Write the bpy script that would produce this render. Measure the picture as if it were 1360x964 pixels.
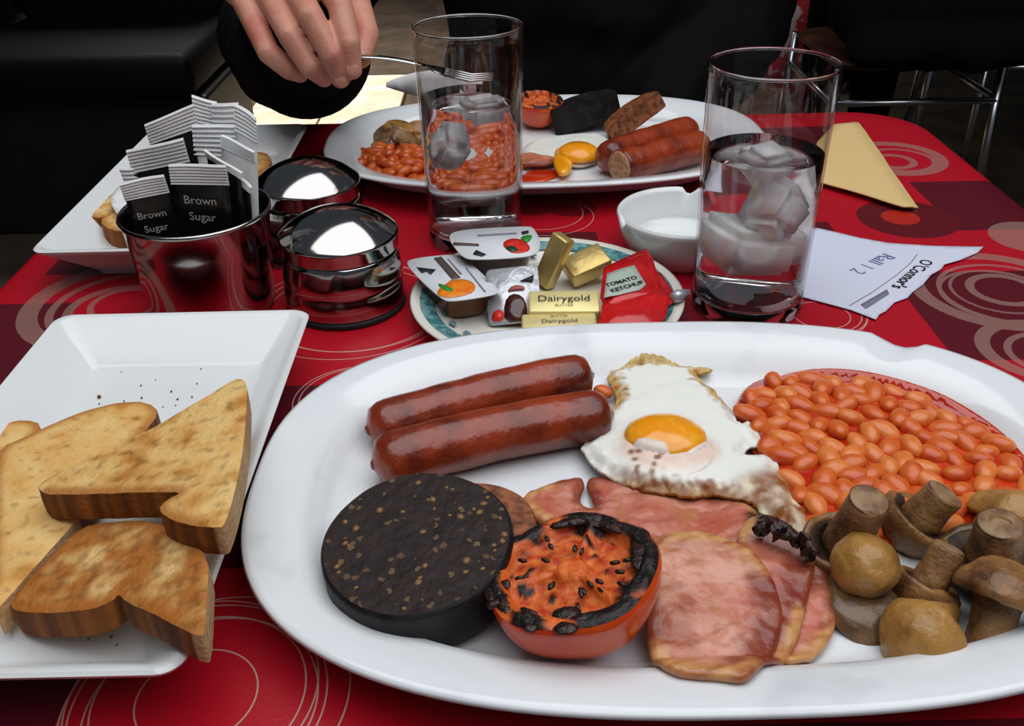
import bpy, bmesh, math, random
import numpy as np
from mathutils import Vector, Matrix, Quaternion
from mathutils import noise as mnoise
from mathutils.geometry import delaunay_2d_cdt

for o in list(bpy.data.objects): bpy.data.objects.remove(o)
S = bpy.context.scene
C = S.collection
RNG = random.Random(7)

# ------------------------------------------------------------------ camera
W, H = 1360, 964
FPX, PITCH, ROLL, CAMH = 1270.0, 0.5456, -0.0222, 0.2658
cF = Vector((0, math.cos(PITCH), -math.sin(PITCH)))
cR0 = Vector((1, 0, 0)); cU0 = cR0.cross(cF)
cR = cR0*math.cos(ROLL) + cU0*math.sin(ROLL)
cU = cU0*math.cos(ROLL) - cR0*math.sin(ROLL)
CAM = Vector((0, 0, CAMH))
cd = bpy.data.cameras.new('camera'); co = bpy.data.objects.new('camera', cd); C.objects.link(co)
cd.sensor_width = 36; cd.lens = FPX/W*36; cd.clip_start = 0.01
m = Matrix.Identity(4)
for i in range(3):
    m[i][0], m[i][1], m[i][2], m[i][3] = cR[i], cU[i], -cF[i], CAM[i]
co.matrix_world = m
S.camera = co

# ------------------------------------------------------------------ light
S.view_settings.view_transform = 'Standard'; S.view_settings.look = 'None'
S.view_settings.exposure = 0.0; S.view_settings.gamma = 1.0; S.view_settings.use_curve_mapping = False
wd = bpy.data.worlds.new('world'); S.world = wd; wd.use_nodes = True
wd.node_tree.nodes['Background'].inputs[0].default_value = (.62, .72, .85, 1)
wd.node_tree.nodes['Background'].inputs[1].default_value = 0.10
def area(name, loc, target, sx, sy, energy, col):
    l = bpy.data.lights.new(name, 'AREA'); l.shape = 'RECTANGLE'; l.size = sx; l.size_y = sy; l.energy = energy; l.color = col
    o = bpy.data.objects.new(name, l); C.objects.link(o); o.location = loc
    o.rotation_euler = (Vector(target)-Vector(loc)).to_track_quat('-Z', 'Y').to_euler()
    return o
# daylight falling through the open front of the awning above the table
area('daylight_overhead', (0.24, 0.30, 1.38), (0.08, 0.46, 0), 1.7, 2.0, 28, (.96, .98, 1.0))
# added lamp that brightens the paving beyond, in place of street daylight
sl = area('paving_fill_lamp', (-.75, 3.9, 2.4), (-.72, 3.75, -.74), .9, .9, 34, (1.0, .97, .93)); sl.data.spread = math.radians(70)

# ------------------------------------------------------------------ pixel helpers (photo pixel -> point on a known height / plane)
def ray(px, py): return cF + cR*((px-W/2)/FPX) - cU*((py-H/2)/FPX)
def G(px, py, z=0.0):
    v = ray(px, py); return CAM + v*((z-CAMH)/v.z)
def GY(px, py, Y):
    v = ray(px, py); return CAM + v*(Y/v.y)
def D(px, py, depth): return CAM + ray(px, py)*depth
def GP(px, py, a, b, c):
    """photo pixel -> point on the plane z = a + b x + c y"""
    v = ray(px, py); return CAM + v*((a-CAMH)/(v.z-b*v.x-c*v.y))
def gxy(pts, z): return [G(a, b, z).xy for a, b in pts]

# ------------------------------------------------------------------ materials
def lin(c):
    return tuple(((x/255/12.92) if x/255 <= .04045 else ((x/255+.055)/1.055)**2.4) for x in c)
MATS = {}
def mat(name, col=(200,200,200), rough=.5, metal=0, var=None, vscale=60, vdetail=4, vlo=.4, vhi=.65, bump=0, bscale=200, attr=False,
        trans=0, ior=1.45, coat=0, sss=0, spec=.5, sheen=0, emit=None, rvar=0):
    mt = bpy.data.materials.new(name); mt.use_nodes = True; MATS[name] = mt
    nt = mt.node_tree; N = nt.nodes; L = nt.links; b = N['Principled BSDF']
    b.inputs['Base Color'].default_value = (*lin(col), 1)
    b.inputs['Roughness'].default_value = rough; b.inputs['Metallic'].default_value = metal
    b.inputs['Transmission Weight'].default_value = trans; b.inputs['IOR'].default_value = ior
    b.inputs['Coat Weight'].default_value = coat; b.inputs['Coat Roughness'].default_value = .08
    b.inputs['Specular IOR Level'].default_value = spec; b.inputs['Sheen Weight'].default_value = sheen
    if sss:
        b.inputs['Subsurface Weight'].default_value = sss; b.inputs['Subsurface Radius'].default_value = (.006, .003, .0015); b.inputs['Subsurface Scale'].default_value = 1
    tc = N.new('ShaderNodeTexCoord')
    src = None
    if attr:
        a = N.new('ShaderNodeAttribute'); a.attribute_name = 'Col'; src = a.outputs['Color']
    if var is not None:
        n = N.new('ShaderNodeTexNoise'); n.inputs['Scale'].default_value = vscale; n.inputs['Detail'].default_value = vdetail
        L.new(tc.outputs['Object'], n.inputs['Vector'])
        r = N.new('ShaderNodeMapRange'); r.inputs[1].default_value = vlo; r.inputs[2].default_value = vhi
        L.new(n.outputs['Fac'], r.inputs[0])
        mx = N.new('ShaderNodeMix'); mx.data_type = 'RGBA'
        L.new(r.outputs[0], mx.inputs[0])
        if src: L.new(src, mx.inputs[6])
        else: mx.inputs[6].default_value = (*lin(col), 1)
        mx.inputs[7].default_value = (*lin(var), 1)
        src = mx.outputs[2]
        if rvar:
            rr = N.new('ShaderNodeMapRange'); rr.inputs[3].default_value = rough; rr.inputs[4].default_value = rough+rvar
            L.new(r.outputs[0], rr.inputs[0]); L.new(rr.outputs[0], b.inputs['Roughness'])
    if src: L.new(src, b.inputs['Base Color'])
    if bump:
        n2 = N.new('ShaderNodeTexNoise'); n2.inputs['Scale'].default_value = bscale; n2.inputs['Detail'].default_value = 5
        L.new(tc.outputs['Object'], n2.inputs['Vector'])
        bp = N.new('ShaderNodeBump'); bp.inputs['Strength'].default_value = bump; bp.inputs['Distance'].default_value = .002
        L.new(n2.outputs['Fac'], bp.inputs['Height']); L.new(bp.outputs[0], b.inputs['Normal'])
    return mt
mat('porcelain', (226,229,232), .13, coat=.4, var=(205,209,213), vscale=25, vlo=.6, vhi=.78)
mat('porcelain_white', (224,226,226), .16, coat=.3)
mat('steel', (168,164,162), .10, 1)
mat('chrome', (215,215,218), .26, 1)
mat('black_leather', (9,8,8), .6, bump=.2, bscale=60, spec=.2)
mat('dark_steel', (70,66,64), .25, 1)
mat('glass', (255,255,255), 0, trans=1, ior=1.46)
mat('water', (250,252,252), 0, trans=1, ior=1.33)
mat('ice', (244,246,248), .2, trans=.5, sss=.15, ior=1.31, var=(255,255,255), vscale=60, bump=.3, bscale=120)
mat('cloudy_ice', (248,249,250), .5, trans=.0, ior=1.31, sss=.5, bump=.3, bscale=90)
mat('sausage', (150,56,24), .28, var=(86,24,12), vscale=48, vlo=.4, vhi=.68, bump=.6, bscale=140, coat=.25)
mat('sausage_end', (118,46,26), .45, var=(70,24,14), vscale=160, bump=.5, bscale=300)
mat('sausage_meat', (186,136,96), .55, var=(140,92,62), vscale=260, bump=.6, bscale=350)
mat('pudding_skin', (17,15,16), .5, spec=.3, var=(36,33,33), vscale=90, bump=.3, bscale=120)
mat('grain', (142,106,62), .5, var=(98,66,36), vscale=300)
mat('white_pudding', (150,88,52), .5, var=(96,50,26), vscale=190, vlo=.4, vhi=.6, bump=.5, bscale=260)
mat('tomato_skin', (200,52,6), .24, var=(214,84,14), vscale=26, coat=.3)
mat('tomato_face', attr=True, rough=.42, coat=.08, bump=.6, bscale=320, spec=.35)
mat('char', (26,16,14), .35, var=(58,24,18), vscale=240, bump=.6, bscale=300)
mat('bacon', attr=True, rough=.32, bump=.35, bscale=260, coat=.25, sss=.1)
mat('egg', attr=True, rough=.3, bump=.25, bscale=180, coat=.2, sss=.15)
mat('yolk', (240,152,14), .22, var=(250,186,62), vscale=130, vlo=.5, vhi=.8, coat=.4, sss=.2)
mat('bean', (212,104,40), .34, var=(186,62,16), vscale=90, coat=.2, sss=.08)
mat('bean_pale', (222,128,60), .34, var=(204,88,30), vscale=90, coat=.2, sss=.08)
mat('bean_rear', (206,92,34), .3, var=(178,60,20), vscale=60, coat=.3, sss=.1)
mat('bean_sauce', (178,36,8), .14, var=(200,62,16), vscale=40, coat=.5, sss=.1)
mat('mush_cap', (146,102,56), .4, var=(78,46,24), vscale=75, vlo=.4, vhi=.66, bump=1, bscale=170, coat=.12)
mat('mush_cap_dark', (108,78,46), .32, var=(62,40,24), vscale=70, bump=.5, bscale=150, coat=.25)
mat('mush_cap_gold', (168,122,60), .34, var=(100,62,28), vscale=60, vlo=.42, vhi=.68, bump=.9, bscale=140, coat=.18)
mat('mush_stem', (142,102,62), .45, var=(84,54,30), vscale=90, bump=1, bscale=190)
mat('mush_cut', (150,118,84), .45, var=(112,80,54), vscale=150, bump=.3, bscale=200)
mat('gill', (46,30,22), .6, var=(70,48,34), vscale=200, bump=.6, bscale=260)
mat('toast', attr=True, rough=.72, bump=.55, bscale=420, spec=.25)
mat('crumb', (110,66,28), .8)
mat('black_paper', (17,16,17), .28, bump=.12, bscale=60)
mat('white_paper', (232,232,232), .6, bump=.12, bscale=90)
mat('grey_paper', (218,214,212), .6)
mat('receipt', (206,208,226), .6, bump=.06, bscale=40)
mat('napkin', (216,184,124), .8, bump=.25, bscale=500)
mat('ink_black', (24,22,24), .6)
mat('ink_grey', (120,120,134), .6)
mat('ink_blue', (110,118,160), .6)
mat('ink_white', (190,186,178), .5)
mat('ink_brown', (80,66,64), .5)
mat('ink_orange', (232,140,20), .4, var=(228,98,20), vscale=220)
mat('ink_red', (200,30,26), .4, var=(224,60,44), vscale=260)
mat('ink_green', (48,140,48), .4)
mat('ink_darkgreen', (30,74,48), .4)
mat('foil_lid', (214,216,220), .3, bump=.12, bscale=80)
mat('silver_foil', (190,192,198), .3, .5, bump=.4, bscale=140)
mat('jam_tub', (128,66,18), .22, var=(96,44,12), vscale=60, coat=.4)
mat('jam_dark', (58,22,22), .22, var=(82,34,30), vscale=90, coat=.4)
mat('gold', (212,182,108), .32, .75, bump=.25, bscale=120)
mat('gold_dark', (200,174,108), .34, .6, bump=.35, bscale=110)
mat('gold_pale', (232,214,150), .38, .35, bump=.15, bscale=90)
mat('red_sachet', (204,22,26), .3, var=(180,12,18), vscale=50, coat=.3, bump=.35, bscale=120)
mat('sachet_label', (172,184,172), .4)
mat('skin', (206,146,124), .45, var=(188,108,92), vscale=32, vlo=.4, vhi=.72, bump=.15, bscale=300, sss=.15)
mat('nail', (210,150,130), .35, coat=.15)
mat('jacket', (11,10,9), .85, bump=.25, bscale=40, spec=.12)
mat('coat_brown', (20,15,13), .9, bump=.25, bscale=30, spec=.1)
mat('trousers', (11,11,13), .9, spec=.1)
mat('hair', (22,16,12), .6, bump=.6, bscale=120)
mat('eye_white', (220,218,212), .2)
mat('eye_dark', (30,22,18), .1)
mat('lip', (160,84,76), .4)
mat('wood', (96,56,34), .4, var=(66,36,22), vscale=14)
mat('dark_wood', (26,20,17), .5, var=(16,12,10), vscale=10)
mat('shoe', (34,18,18), .3)
mat('floor', (84,72,60), .9, var=(62,53,45), vscale=6, spec=.1)
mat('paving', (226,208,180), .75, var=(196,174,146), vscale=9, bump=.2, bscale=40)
mat('wall', (10,9,8), .95, var=(7,6,6), vscale=4, spec=.05)
mat('teal', (64,116,124), .25, var=(112,158,160), vscale=190, vlo=.45, vhi=.55, coat=.3)
mat('teal_motif', (96,132,140), .25, coat=.3)
mat('ivory', (222,220,208), .15, coat=.4)
mat('rubber', (20,20,20), .6)
mat('fork_metal', (190,190,190), .15, 1)
mat('tea', (60,26,10), .1)

def thin_glass():
    mt = bpy.data.materials.new('thin_glass'); mt.use_nodes = True; MATS['thin_glass'] = mt; nt = mt.node_tree; N = nt.nodes; L = nt.links
    N.remove(N['Principled BSDF']); t = N.new('ShaderNodeBsdfTransparent'); t.inputs[0].default_value = (.965, .95, .95, 1); g = N.new('ShaderNodeBsdfGlossy'); g.inputs['Roughness'].default_value = .01
    lw = N.new('ShaderNodeLayerWeight'); lw.inputs[0].default_value = .5; pw_ = N.new('ShaderNodeMath'); pw_.operation = 'POWER'; pw_.inputs[1].default_value = 5; L.new(lw.outputs['Facing'], pw_.inputs[0])
    f = N.new('ShaderNodeMath'); f.operation = 'MULTIPLY_ADD'; f.inputs[1].default_value = .9; f.inputs[2].default_value = .04; L.new(pw_.outputs[0], f.inputs[0]); m_ = N.new('ShaderNodeMixShader')
    L.new(f.outputs[0], m_.inputs[0]); L.new(t.outputs[0], m_.inputs[1]); L.new(g.outputs[0], m_.inputs[2]); L.new(m_.outputs[0], N['Material Output'].inputs[0])
thin_glass()
def pudding_face():
    mt = mat('pudding_face', (40,32,32), .6, bump=.8, bscale=230, spec=.25)
    nt = mt.node_tree; N = nt.nodes; L = nt.links; b = N['Principled BSDF']
    tc = N.new('ShaderNodeTexCoord'); v = N.new('ShaderNodeTexVoronoi'); v.inputs['Scale'].default_value = 330
    wn = N.new('ShaderNodeTexNoise'); wn.inputs['Scale'].default_value = 420; L.new(tc.outputs['Object'], wn.inputs['Vector'])
    wa = N.new('ShaderNodeVectorMath'); wa.operation = 'MULTIPLY_ADD'; L.new(wn.outputs['Color'], wa.inputs[0]); wa.inputs[1].default_value = (.0035, .0035, .0035); L.new(tc.outputs['Object'], wa.inputs[2])
    L.new(wa.outputs[0], v.inputs['Vector'])
    sp = N.new('ShaderNodeSeparateColor'); L.new(v.outputs['Color'], sp.inputs[0])
    g = N.new('ShaderNodeMath'); g.operation = 'GREATER_THAN'; g.inputs[1].default_value = .82; L.new(sp.outputs[0], g.inputs[0])
    d = N.new('ShaderNodeMath'); d.operation = 'LESS_THAN'; d.inputs[1].default_value = .42; L.new(v.outputs['Distance'], d.inputs[0])
    mu = N.new('ShaderNodeMath'); mu.operation = 'MULTIPLY'; L.new(g.outputs[0], mu.inputs[0]); L.new(d.outputs[0], mu.inputs[1])
    n = N.new('ShaderNodeTexNoise'); n.inputs['Scale'].default_value = 150; L.new(tc.outputs['Object'], n.inputs['Vector'])
    m1 = N.new('ShaderNodeMix'); m1.data_type = 'RGBA'; L.new(n.outputs['Fac'], m1.inputs[0])
    m1.inputs[6].default_value = (*lin((18,13,14)), 1); m1.inputs[7].default_value = (*lin((58,44,42)), 1)
    m2 = N.new('ShaderNodeMix'); m2.data_type = 'RGBA'; L.new(mu.outputs[0], m2.inputs[0]); L.new(m1.outputs[2], m2.inputs[6])
    m3 = N.new('ShaderNodeMix'); m3.data_type = 'RGBA'; L.new(sp.outputs[1], m3.inputs[0])
    m3.inputs[6].default_value = (*lin((92,62,44)), 1); m3.inputs[7].default_value = (*lin((104,86,62)), 1)
    L.new(m3.outputs[2], m2.inputs[7]); L.new(m2.outputs[2], b.inputs['Base Color'])
pudding_face()

# ------------------------------------------------------------------ object helpers
def finish(me, m_, smooth=True):
    if m_ is not None:
        me.materials.clear(); me.materials.append(MATS[m_])
    if smooth:
        me.polygons.foreach_set('use_smooth', [True]*len(me.polygons))
    me.update()
def link(name, me, parent=None, origin='bottom'):
    """link a world-space mesh as an object whose origin sits at its own base"""
    n = len(me.vertices); a = np.empty(n*3, dtype=np.float32); me.vertices.foreach_get('co', a); a = a.reshape(-1, 3)
    lo = a.min(0); hi = a.max(0); c = (lo+hi)/2
    if origin == 'bottom': c = np.array([c[0], c[1], lo[2]])
    me.vertices.foreach_set('co', (a-c).astype(np.float32).ravel()); me.update()
    o = bpy.data.objects.new(name, me); C.objects.link(o); o.location = c.tolist()
    if parent is not None:
        o.parent = parent
        # parents are unrotated while parts are added, so only offsets accumulate
        p = Vector((0, 0, 0)); q = parent
        while q is not None: p += q.location; q = q.parent
        o.location = Vector(c.tolist())-p
    return o
def tag(o, label, cat, group=None, kind=None):
    if label: o['label'] = label
    if cat: o['category'] = cat
    if group: o['group'] = group
    if kind: o['kind'] = kind
    return o
def thing(name, label, cat, loc, group=None):
    o = bpy.data.objects.new(name, None); C.objects.link(o); o.location = loc; o.empty_display_size = .02
    return tag(o, label, cat, group)
def bm_mesh(bm, name):
    bmesh.ops.recalc_face_normals(bm, faces=bm.faces)
    me = bpy.data.meshes.new(name); bm.to_mesh(me); bm.free(); return me
def obj(name, bm, m_, parent=None, smooth=True):
    me = bm_mesh(bm, name); finish(me, m_, smooth); return link(name, me, parent)
def copy_tree(o, parent=None):
    c = o.copy(); C.objects.link(c); c.parent = parent
    for ch in o.children: copy_tree(ch, c)
    return c
def autosmooth(o, ang=35):
    me = o.data
    bm = bmesh.new(); bm.from_mesh(me)
    for e in bm.edges:
        if len(e.link_faces) == 2 and e.calc_face_angle(0) > math.radians(ang): e.smooth = False
    bm.to_mesh(me); bm.free(); return o
def rings_bm(rings, close_start=True, close_end=True, bm=None):
    bm = bm or bmesh.new(); R = [[bm.verts.new(p) for p in r] for r in rings]
    n = len(R[0])
    for a, b in zip(R, R[1:]):
        for i in range(n): bm.faces.new((a[i], a[(i+1) % n], b[(i+1) % n], b[i]))
    if close_start: bm.faces.new(R[0][::-1])
    if close_end: bm.faces.new(R[-1])
    return bm
def lathe(profile, M=Matrix.Identity(4), n=48, bm=None, close=True):
    rings = []
    for r, z in profile:
        rings.append([M @ Vector((max(r, 1e-5)*math.cos(t*2*math.pi/n), max(r, 1e-5)*math.sin(t*2*math.pi/n), z)) for t in range(n)])
    return rings_bm(rings, close, close, bm)
def smooth_prof(P, k=4):
    out = []
    for i in range(len(P)-1):
        p0, p1, p2, p3 = P[max(i-1, 0)], P[i], P[i+1], P[min(i+2, len(P)-1)]
        for j in range(k):
            t = j/k; out.append(tuple(.5*((2*p1[a])+(-p0[a]+p2[a])*t+(2*p0[a]-5*p1[a]+4*p2[a]-p3[a])*t*t+(-p0[a]+3*p1[a]-3*p2[a]+p3[a])*t**3) for a in (0, 1)))
    return out+[P[-1]]
def frame(origin, zdir, xhint=(1, 0, 0)):
    z = Vector(zdir).normalized(); x = Vector(xhint); x = (x - z*x.dot(z)).normalized(); y = z.cross(x)
    M = Matrix.Identity(4)
    for i in range(3): M[i][0], M[i][1], M[i][2], M[i][3] = x[i], y[i], z[i], origin[i]
    return M
def box(sx, sy, sz, M=Matrix.Identity(4), bev=.0, bm=None, seg=2):
    b2 = bmesh.new(); bmesh.ops.create_cube(b2, size=1)
    for v in b2.verts: v.co = Vector((v.co.x*sx, v.co.y*sy, v.co.z*sz))
    if bev: bmesh.ops.bevel(b2, geom=b2.edges[:], offset=bev, segments=seg, affect='EDGES', profile=.5)
    bmesh.ops.transform(b2, matrix=M, verts=b2.verts)
    if bm is None: return b2
    t = bpy.data.meshes.new('t'); b2.to_mesh(t); b2.free(); bm.from_mesh(t); bpy.data.meshes.remove(t); return bm
def tube(path, rad, n=12, bm=None, cap=True):
    P = [Vector(p) for p in path]; rr = rad if hasattr(rad, '__len__') else [rad]*len(P)
    rings = []; up = Vector((0, 0, 1)); prev = None
    for i, p in enumerate(P):
        t = (P[min(i+1, len(P)-1)] - P[max(i-1, 0)]).normalized()
        if prev is None:
            a = t.orthogonal().normalized()
        else:
            a = (prev - t*prev.dot(t)).normalized()
        prev = a; b = t.cross(a)
        rings.append([p + (a*math.cos(k*2*math.pi/n) + b*math.sin(k*2*math.pi/n))*rr[i] for k in range(n)])
    return rings_bm(rings, cap, cap, bm)
def bez(p0, p1, p2, n=16):
    p0, p1, p2 = Vector(p0), Vector(p1), Vector(p2)
    return [p0*(1-t)**2 + p1*2*t*(1-t) + p2*t*t for t in [i/n for i in range(n+1)]]
def superell(a, b, n, N=120, c=(0, 0), z=0, rot=0):
    out = []
    for k in range(N):
        t = 2*math.pi*k/N; ct, st = math.cos(t), math.sin(t)
        x = a*math.copysign(abs(ct)**(2/n), ct); y = b*math.copysign(abs(st)**(2/n), st)
        out.append(Vector((c[0]+x*math.cos(rot)-y*math.sin(rot), c[1]+x*math.sin(rot)+y*math.cos(rot), z)))
    return out
def nz(x, y, z=0, s=1, o=3):
    v = 0; a = 1; t = 0
    p = Vector((x*s, y*s, z*s))
    for i in range(o):
        v += a*mnoise.noise(p); t += a; a *= .5; p = p*2.03 + Vector((17.1, 3.7, 9.2))
    return v/t
def mixc(a, b, t):
    t = max(0, min(1, t)); return tuple(a[i]*(1-t)+b[i]*t for i in range(3))
def sst(a, b, x):
    t = max(0, min(1, (x-a)/(b-a))); return t*t*(3-2*t)
def chaikin(P, k=2):
    for _ in range(k):
        Q = []
        for i in range(len(P)):
            a, b = Vector(P[i]), Vector(P[(i+1) % len(P)]); Q += [a*.75+b*.25, a*.25+b*.75]
        P = Q
    return P
def resample(P, sp):
    out = []
    for i in range(len(P)):
        a, b = Vector(P[i]), Vector(P[(i+1) % len(P)]); n = max(1, round((b-a).length/sp))
        out += [a.lerp(b, k/n) for k in range(n)]
    return out
def inside_dist(pts, poly):
    """signed inside test and distance to the outline, vectorised"""
    p = np.asarray(pts); a = np.asarray(poly); b = np.roll(a, -1, 0)
    ins = np.zeros(len(p), bool); dm = np.full(len(p), 1e9)
    for i in range(len(a)):
        ax, ay = a[i]; bx, by = b[i]
        cond = ((ay > p[:, 1]) != (by > p[:, 1]))
        with np.errstate(divide='ignore', invalid='ignore'):
            xi = (bx-ax)*(p[:, 1]-ay)/(by-ay if by != ay else 1e-12)+ax
        ins ^= cond & (p[:, 0] < xi)
        d = b[i]-a[i]; L2 = max(d@d, 1e-16); t = np.clip(((p-a[i])@d)/L2, 0, 1)
        dm = np.minimum(dm, np.hypot(p[:, 0]-ax-t*d[0], p[:, 1]-ay-t*d[1]))
    return ins, dm
def patch(name, outline, zf, thick, sp, m_, parent=None, cf=None, smooth=2, bulge=.0, seed=1, M=None, sharp=False):
    """a slab of any outline: zf(x,y,d) is its top, thick may be a number or f(x,y,d); cf(x,y,d,side) colours it (0 top, 1 bottom, 2 side)"""
    rg = random.Random(seed)
    B = resample(chaikin([Vector((p[0], p[1])) for p in outline], smooth) if smooth else [Vector((p[0], p[1])) for p in outline], sp)
    poly = np.array([[p.x, p.y] for p in B])
    if ((poly[:, 0]*np.roll(poly[:, 1], -1)-np.roll(poly[:, 0], -1)*poly[:, 1]).sum()) < 0: B = B[::-1]; poly = poly[::-1].copy()
    lo = poly.min(0); hi = poly.max(0)
    gx = np.arange(lo[0], hi[0], sp); gy = np.arange(lo[1], hi[1], sp*.87)
    g = np.array([(x+(sp/2 if j % 2 else 0)+rg.uniform(-.15, .15)*sp, y+rg.uniform(-.15, .15)*sp) for j, y in enumerate(gy) for x in gx])
    if len(g):
        ins, dm = inside_dist(g, poly); g = g[ins & (dm > sp*.55)]
    V = [Vector(p) for p in poly.tolist()] + [Vector(p) for p in g.tolist()]
    ov, oe, of = delaunay_2d_cdt(V, [], [list(range(len(B)))], 1, 1e-8)[:3]
    xy = np.array([[v.x, v.y] for v in ov]); _, dist = inside_dist(xy, poly)
    dist[dist < 1e-6] = 0
    cnt = {}
    for f in of:
        for i in range(len(f)):
            e = (f[i], f[(i+1) % len(f)]); cnt[e] = 1
    bd = [e for e in cnt if (e[1], e[0]) not in cnt]
    verts = []; cols = []; faces = []; nT = len(ov)
    th = thick if callable(thick) else (lambda x, y, d: thick)
    for i, v in enumerate(ov):
        verts.append((v.x, v.y, zf(v.x, v.y, dist[i])))
        cols.append(cf(v.x, v.y, dist[i], 0) if cf else (1, 1, 1))
    for i, v in enumerate(ov):
        verts.append((v.x, v.y, verts[i][2]-th(v.x, v.y, dist[i]))); cols.append(cf(v.x, v.y, dist[i], 1) if cf else (1, 1, 1))
    for f in of: faces.append(tuple(f)); faces.append(tuple(k+nT for k in reversed(f)))
    mid = {}
    nrm = {}
    for a, b in bd:
        d = xy[b]-xy[a]; n_ = np.array([d[1], -d[0]])/(np.hypot(*d)+1e-12)
        for k in (a, b): nrm[k] = nrm.get(k, 0)+n_
    for k, n_ in nrm.items():
        n_ = n_/(np.hypot(*n_)+1e-9); mid[k] = len(verts)
        zt, zb = verts[k][2], verts[k+nT][2]
        verts.append((xy[k][0]+n_[0]*bulge, xy[k][1]+n_[1]*bulge, (zt+zb)/2)); cols.append(cf(xy[k][0], xy[k][1], 0, 2) if cf else (1, 1, 1))
    up_, dn_ = {}, {}
    for k in nrm:
        if sharp:
            for dct, src in ((up_, k), (dn_, k+nT)):
                dct[k] = len(verts); verts.append(verts[src]); cols.append(cols[mid[k]])
        else: up_[k], dn_[k] = k, k+nT
    for a, b in bd:
        faces.append((up_[b], up_[a], mid[a], mid[b])); faces.append((mid[b], mid[a], dn_[a], dn_[b]))
    if M is not None: verts = [tuple(M @ Vector(v)) for v in verts]
    me = bpy.data.meshes.new(name); me.from_pydata(verts, [], faces)
    if cf:
        at = me.color_attributes.new('Col', 'FLOAT_COLOR', 'POINT')
        arr = np.ones((len(verts), 4), dtype=np.float32); arr[:, :3] = np.array(cols); at.data.foreach_set('color', arr.ravel())
    finish(me, m_)
    return link(name, me, parent)
ICO = {}
def ico(lvl):
    if lvl not in ICO:
        b = bmesh.new(); bmesh.ops.create_icosphere(b, subdivisions=lvl, radius=1); b.verts.ensure_lookup_table()
        ICO[lvl] = (np.array([v.co[:] for v in b.verts]), np.array([[v.index for v in f.verts] for f in b.faces])); b.free()
    return ICO[lvl]
def blob_mesh(chains, voxel, smooth_it=4, extra=None):
    """limbs as tapered capsules fused into one continuous skin"""
    V = []; F = []
    def add(M3, c, lvl):
        v, f = ico(lvl); n0 = sum(len(a) for a in V); V.append(v @ np.array(M3).T + np.array(c)); F.append(f+n0)
    for ch in chains:
        for (p, r), (q, s) in zip(ch, ch[1:]):
            p, q = Vector(p), Vector(q); L_ = (q-p).length
            if L_ < 1e-6: continue
            k = max(2, int(L_/(min(r, s)*.4)))
            for i in range(k+1):
                t = i/k; add(np.eye(3)*(r*(1-t)+s*t), p.lerp(q, t), 2)
    for c, rad, rot in (extra or []): add(np.diag(rad), c, 3)
    me = bpy.data.meshes.new('tmp'); me.from_pydata(np.concatenate(V).tolist(), [], np.concatenate(F).tolist())
    o = bpy.data.objects.new('tmp', me); C.objects.link(o)
    r_ = o.modifiers.new('r', 'REMESH'); r_.mode = 'VOXEL'; r_.voxel_size = voxel
    s_ = o.modifiers.new('s', 'SMOOTH'); s_.factor = .5; s_.iterations = smooth_it
    dg = bpy.context.evaluated_depsgraph_get(); dg.update()
    out = bpy.data.meshes.new_from_object(o.evaluated_get(dg))
    bpy.data.objects.remove(o); bpy.data.meshes.remove(me)
    return out
def text(name, s, size, m_, M, parent, align='CENTER', bold=0, sx=1.0):
    cu = bpy.data.curves.new('t', 'FONT'); cu.body = s; cu.size = size; cu.align_x = align; cu.align_y = 'CENTER'; cu.offset = bold; cu.resolution_u = 3
    o = bpy.data.objects.new('t', cu); C.objects.link(o)
    dg = bpy.context.evaluated_depsgraph_get(); dg.update()
    me = bpy.data.meshes.new_from_object(o.evaluated_get(dg)); bpy.data.objects.remove(o)
    me.transform(M @ Matrix.Diagonal((sx, 1, 1, 1))); me.name = name; finish(me, m_, False)
    return link(name, me, parent)
# ================================================================== the setting
FLZ = -.74
def slab(name, x0, x1, y0, y1, z0, z1, m_):
    o = obj(name, box(x1-x0, y1-y0, z1-z0, Matrix.Translation(((x0+x1)/2, (y0+y1)/2, (z0+z1)/2))), m_, smooth=False); o['kind'] = 'structure'; return o
slab('floor', -4, 4, -1.5, 7, FLZ-.1, FLZ, 'floor')
slab('wall_back', -4, 4, 7, 7.1, FLZ, 2.6, 'wall')
slab('wall_left', -4.1, -4, -1.5, 7, FLZ, 2.6, 'wall')
slab('wall_right', 4, 4.1, -1.5, 7, FLZ, 2.6, 'wall')
# cream paving past the table's far edge, coloured paler to stand for sunlit floor
pv = thing('paving', 'cream stone paving slabs with dark joints, coloured paler as the sunlit floor patch beyond the table', 'paving', (-.65, 3.4, FLZ))
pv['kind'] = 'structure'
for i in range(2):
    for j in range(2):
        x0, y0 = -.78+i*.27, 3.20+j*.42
        obj('paving_slab', box(.262, .412, .03, Matrix.Translation((x0, y0, FLZ+.014+RNG.uniform(-.002, .002))), .004), 'paving', pv, False)

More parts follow.
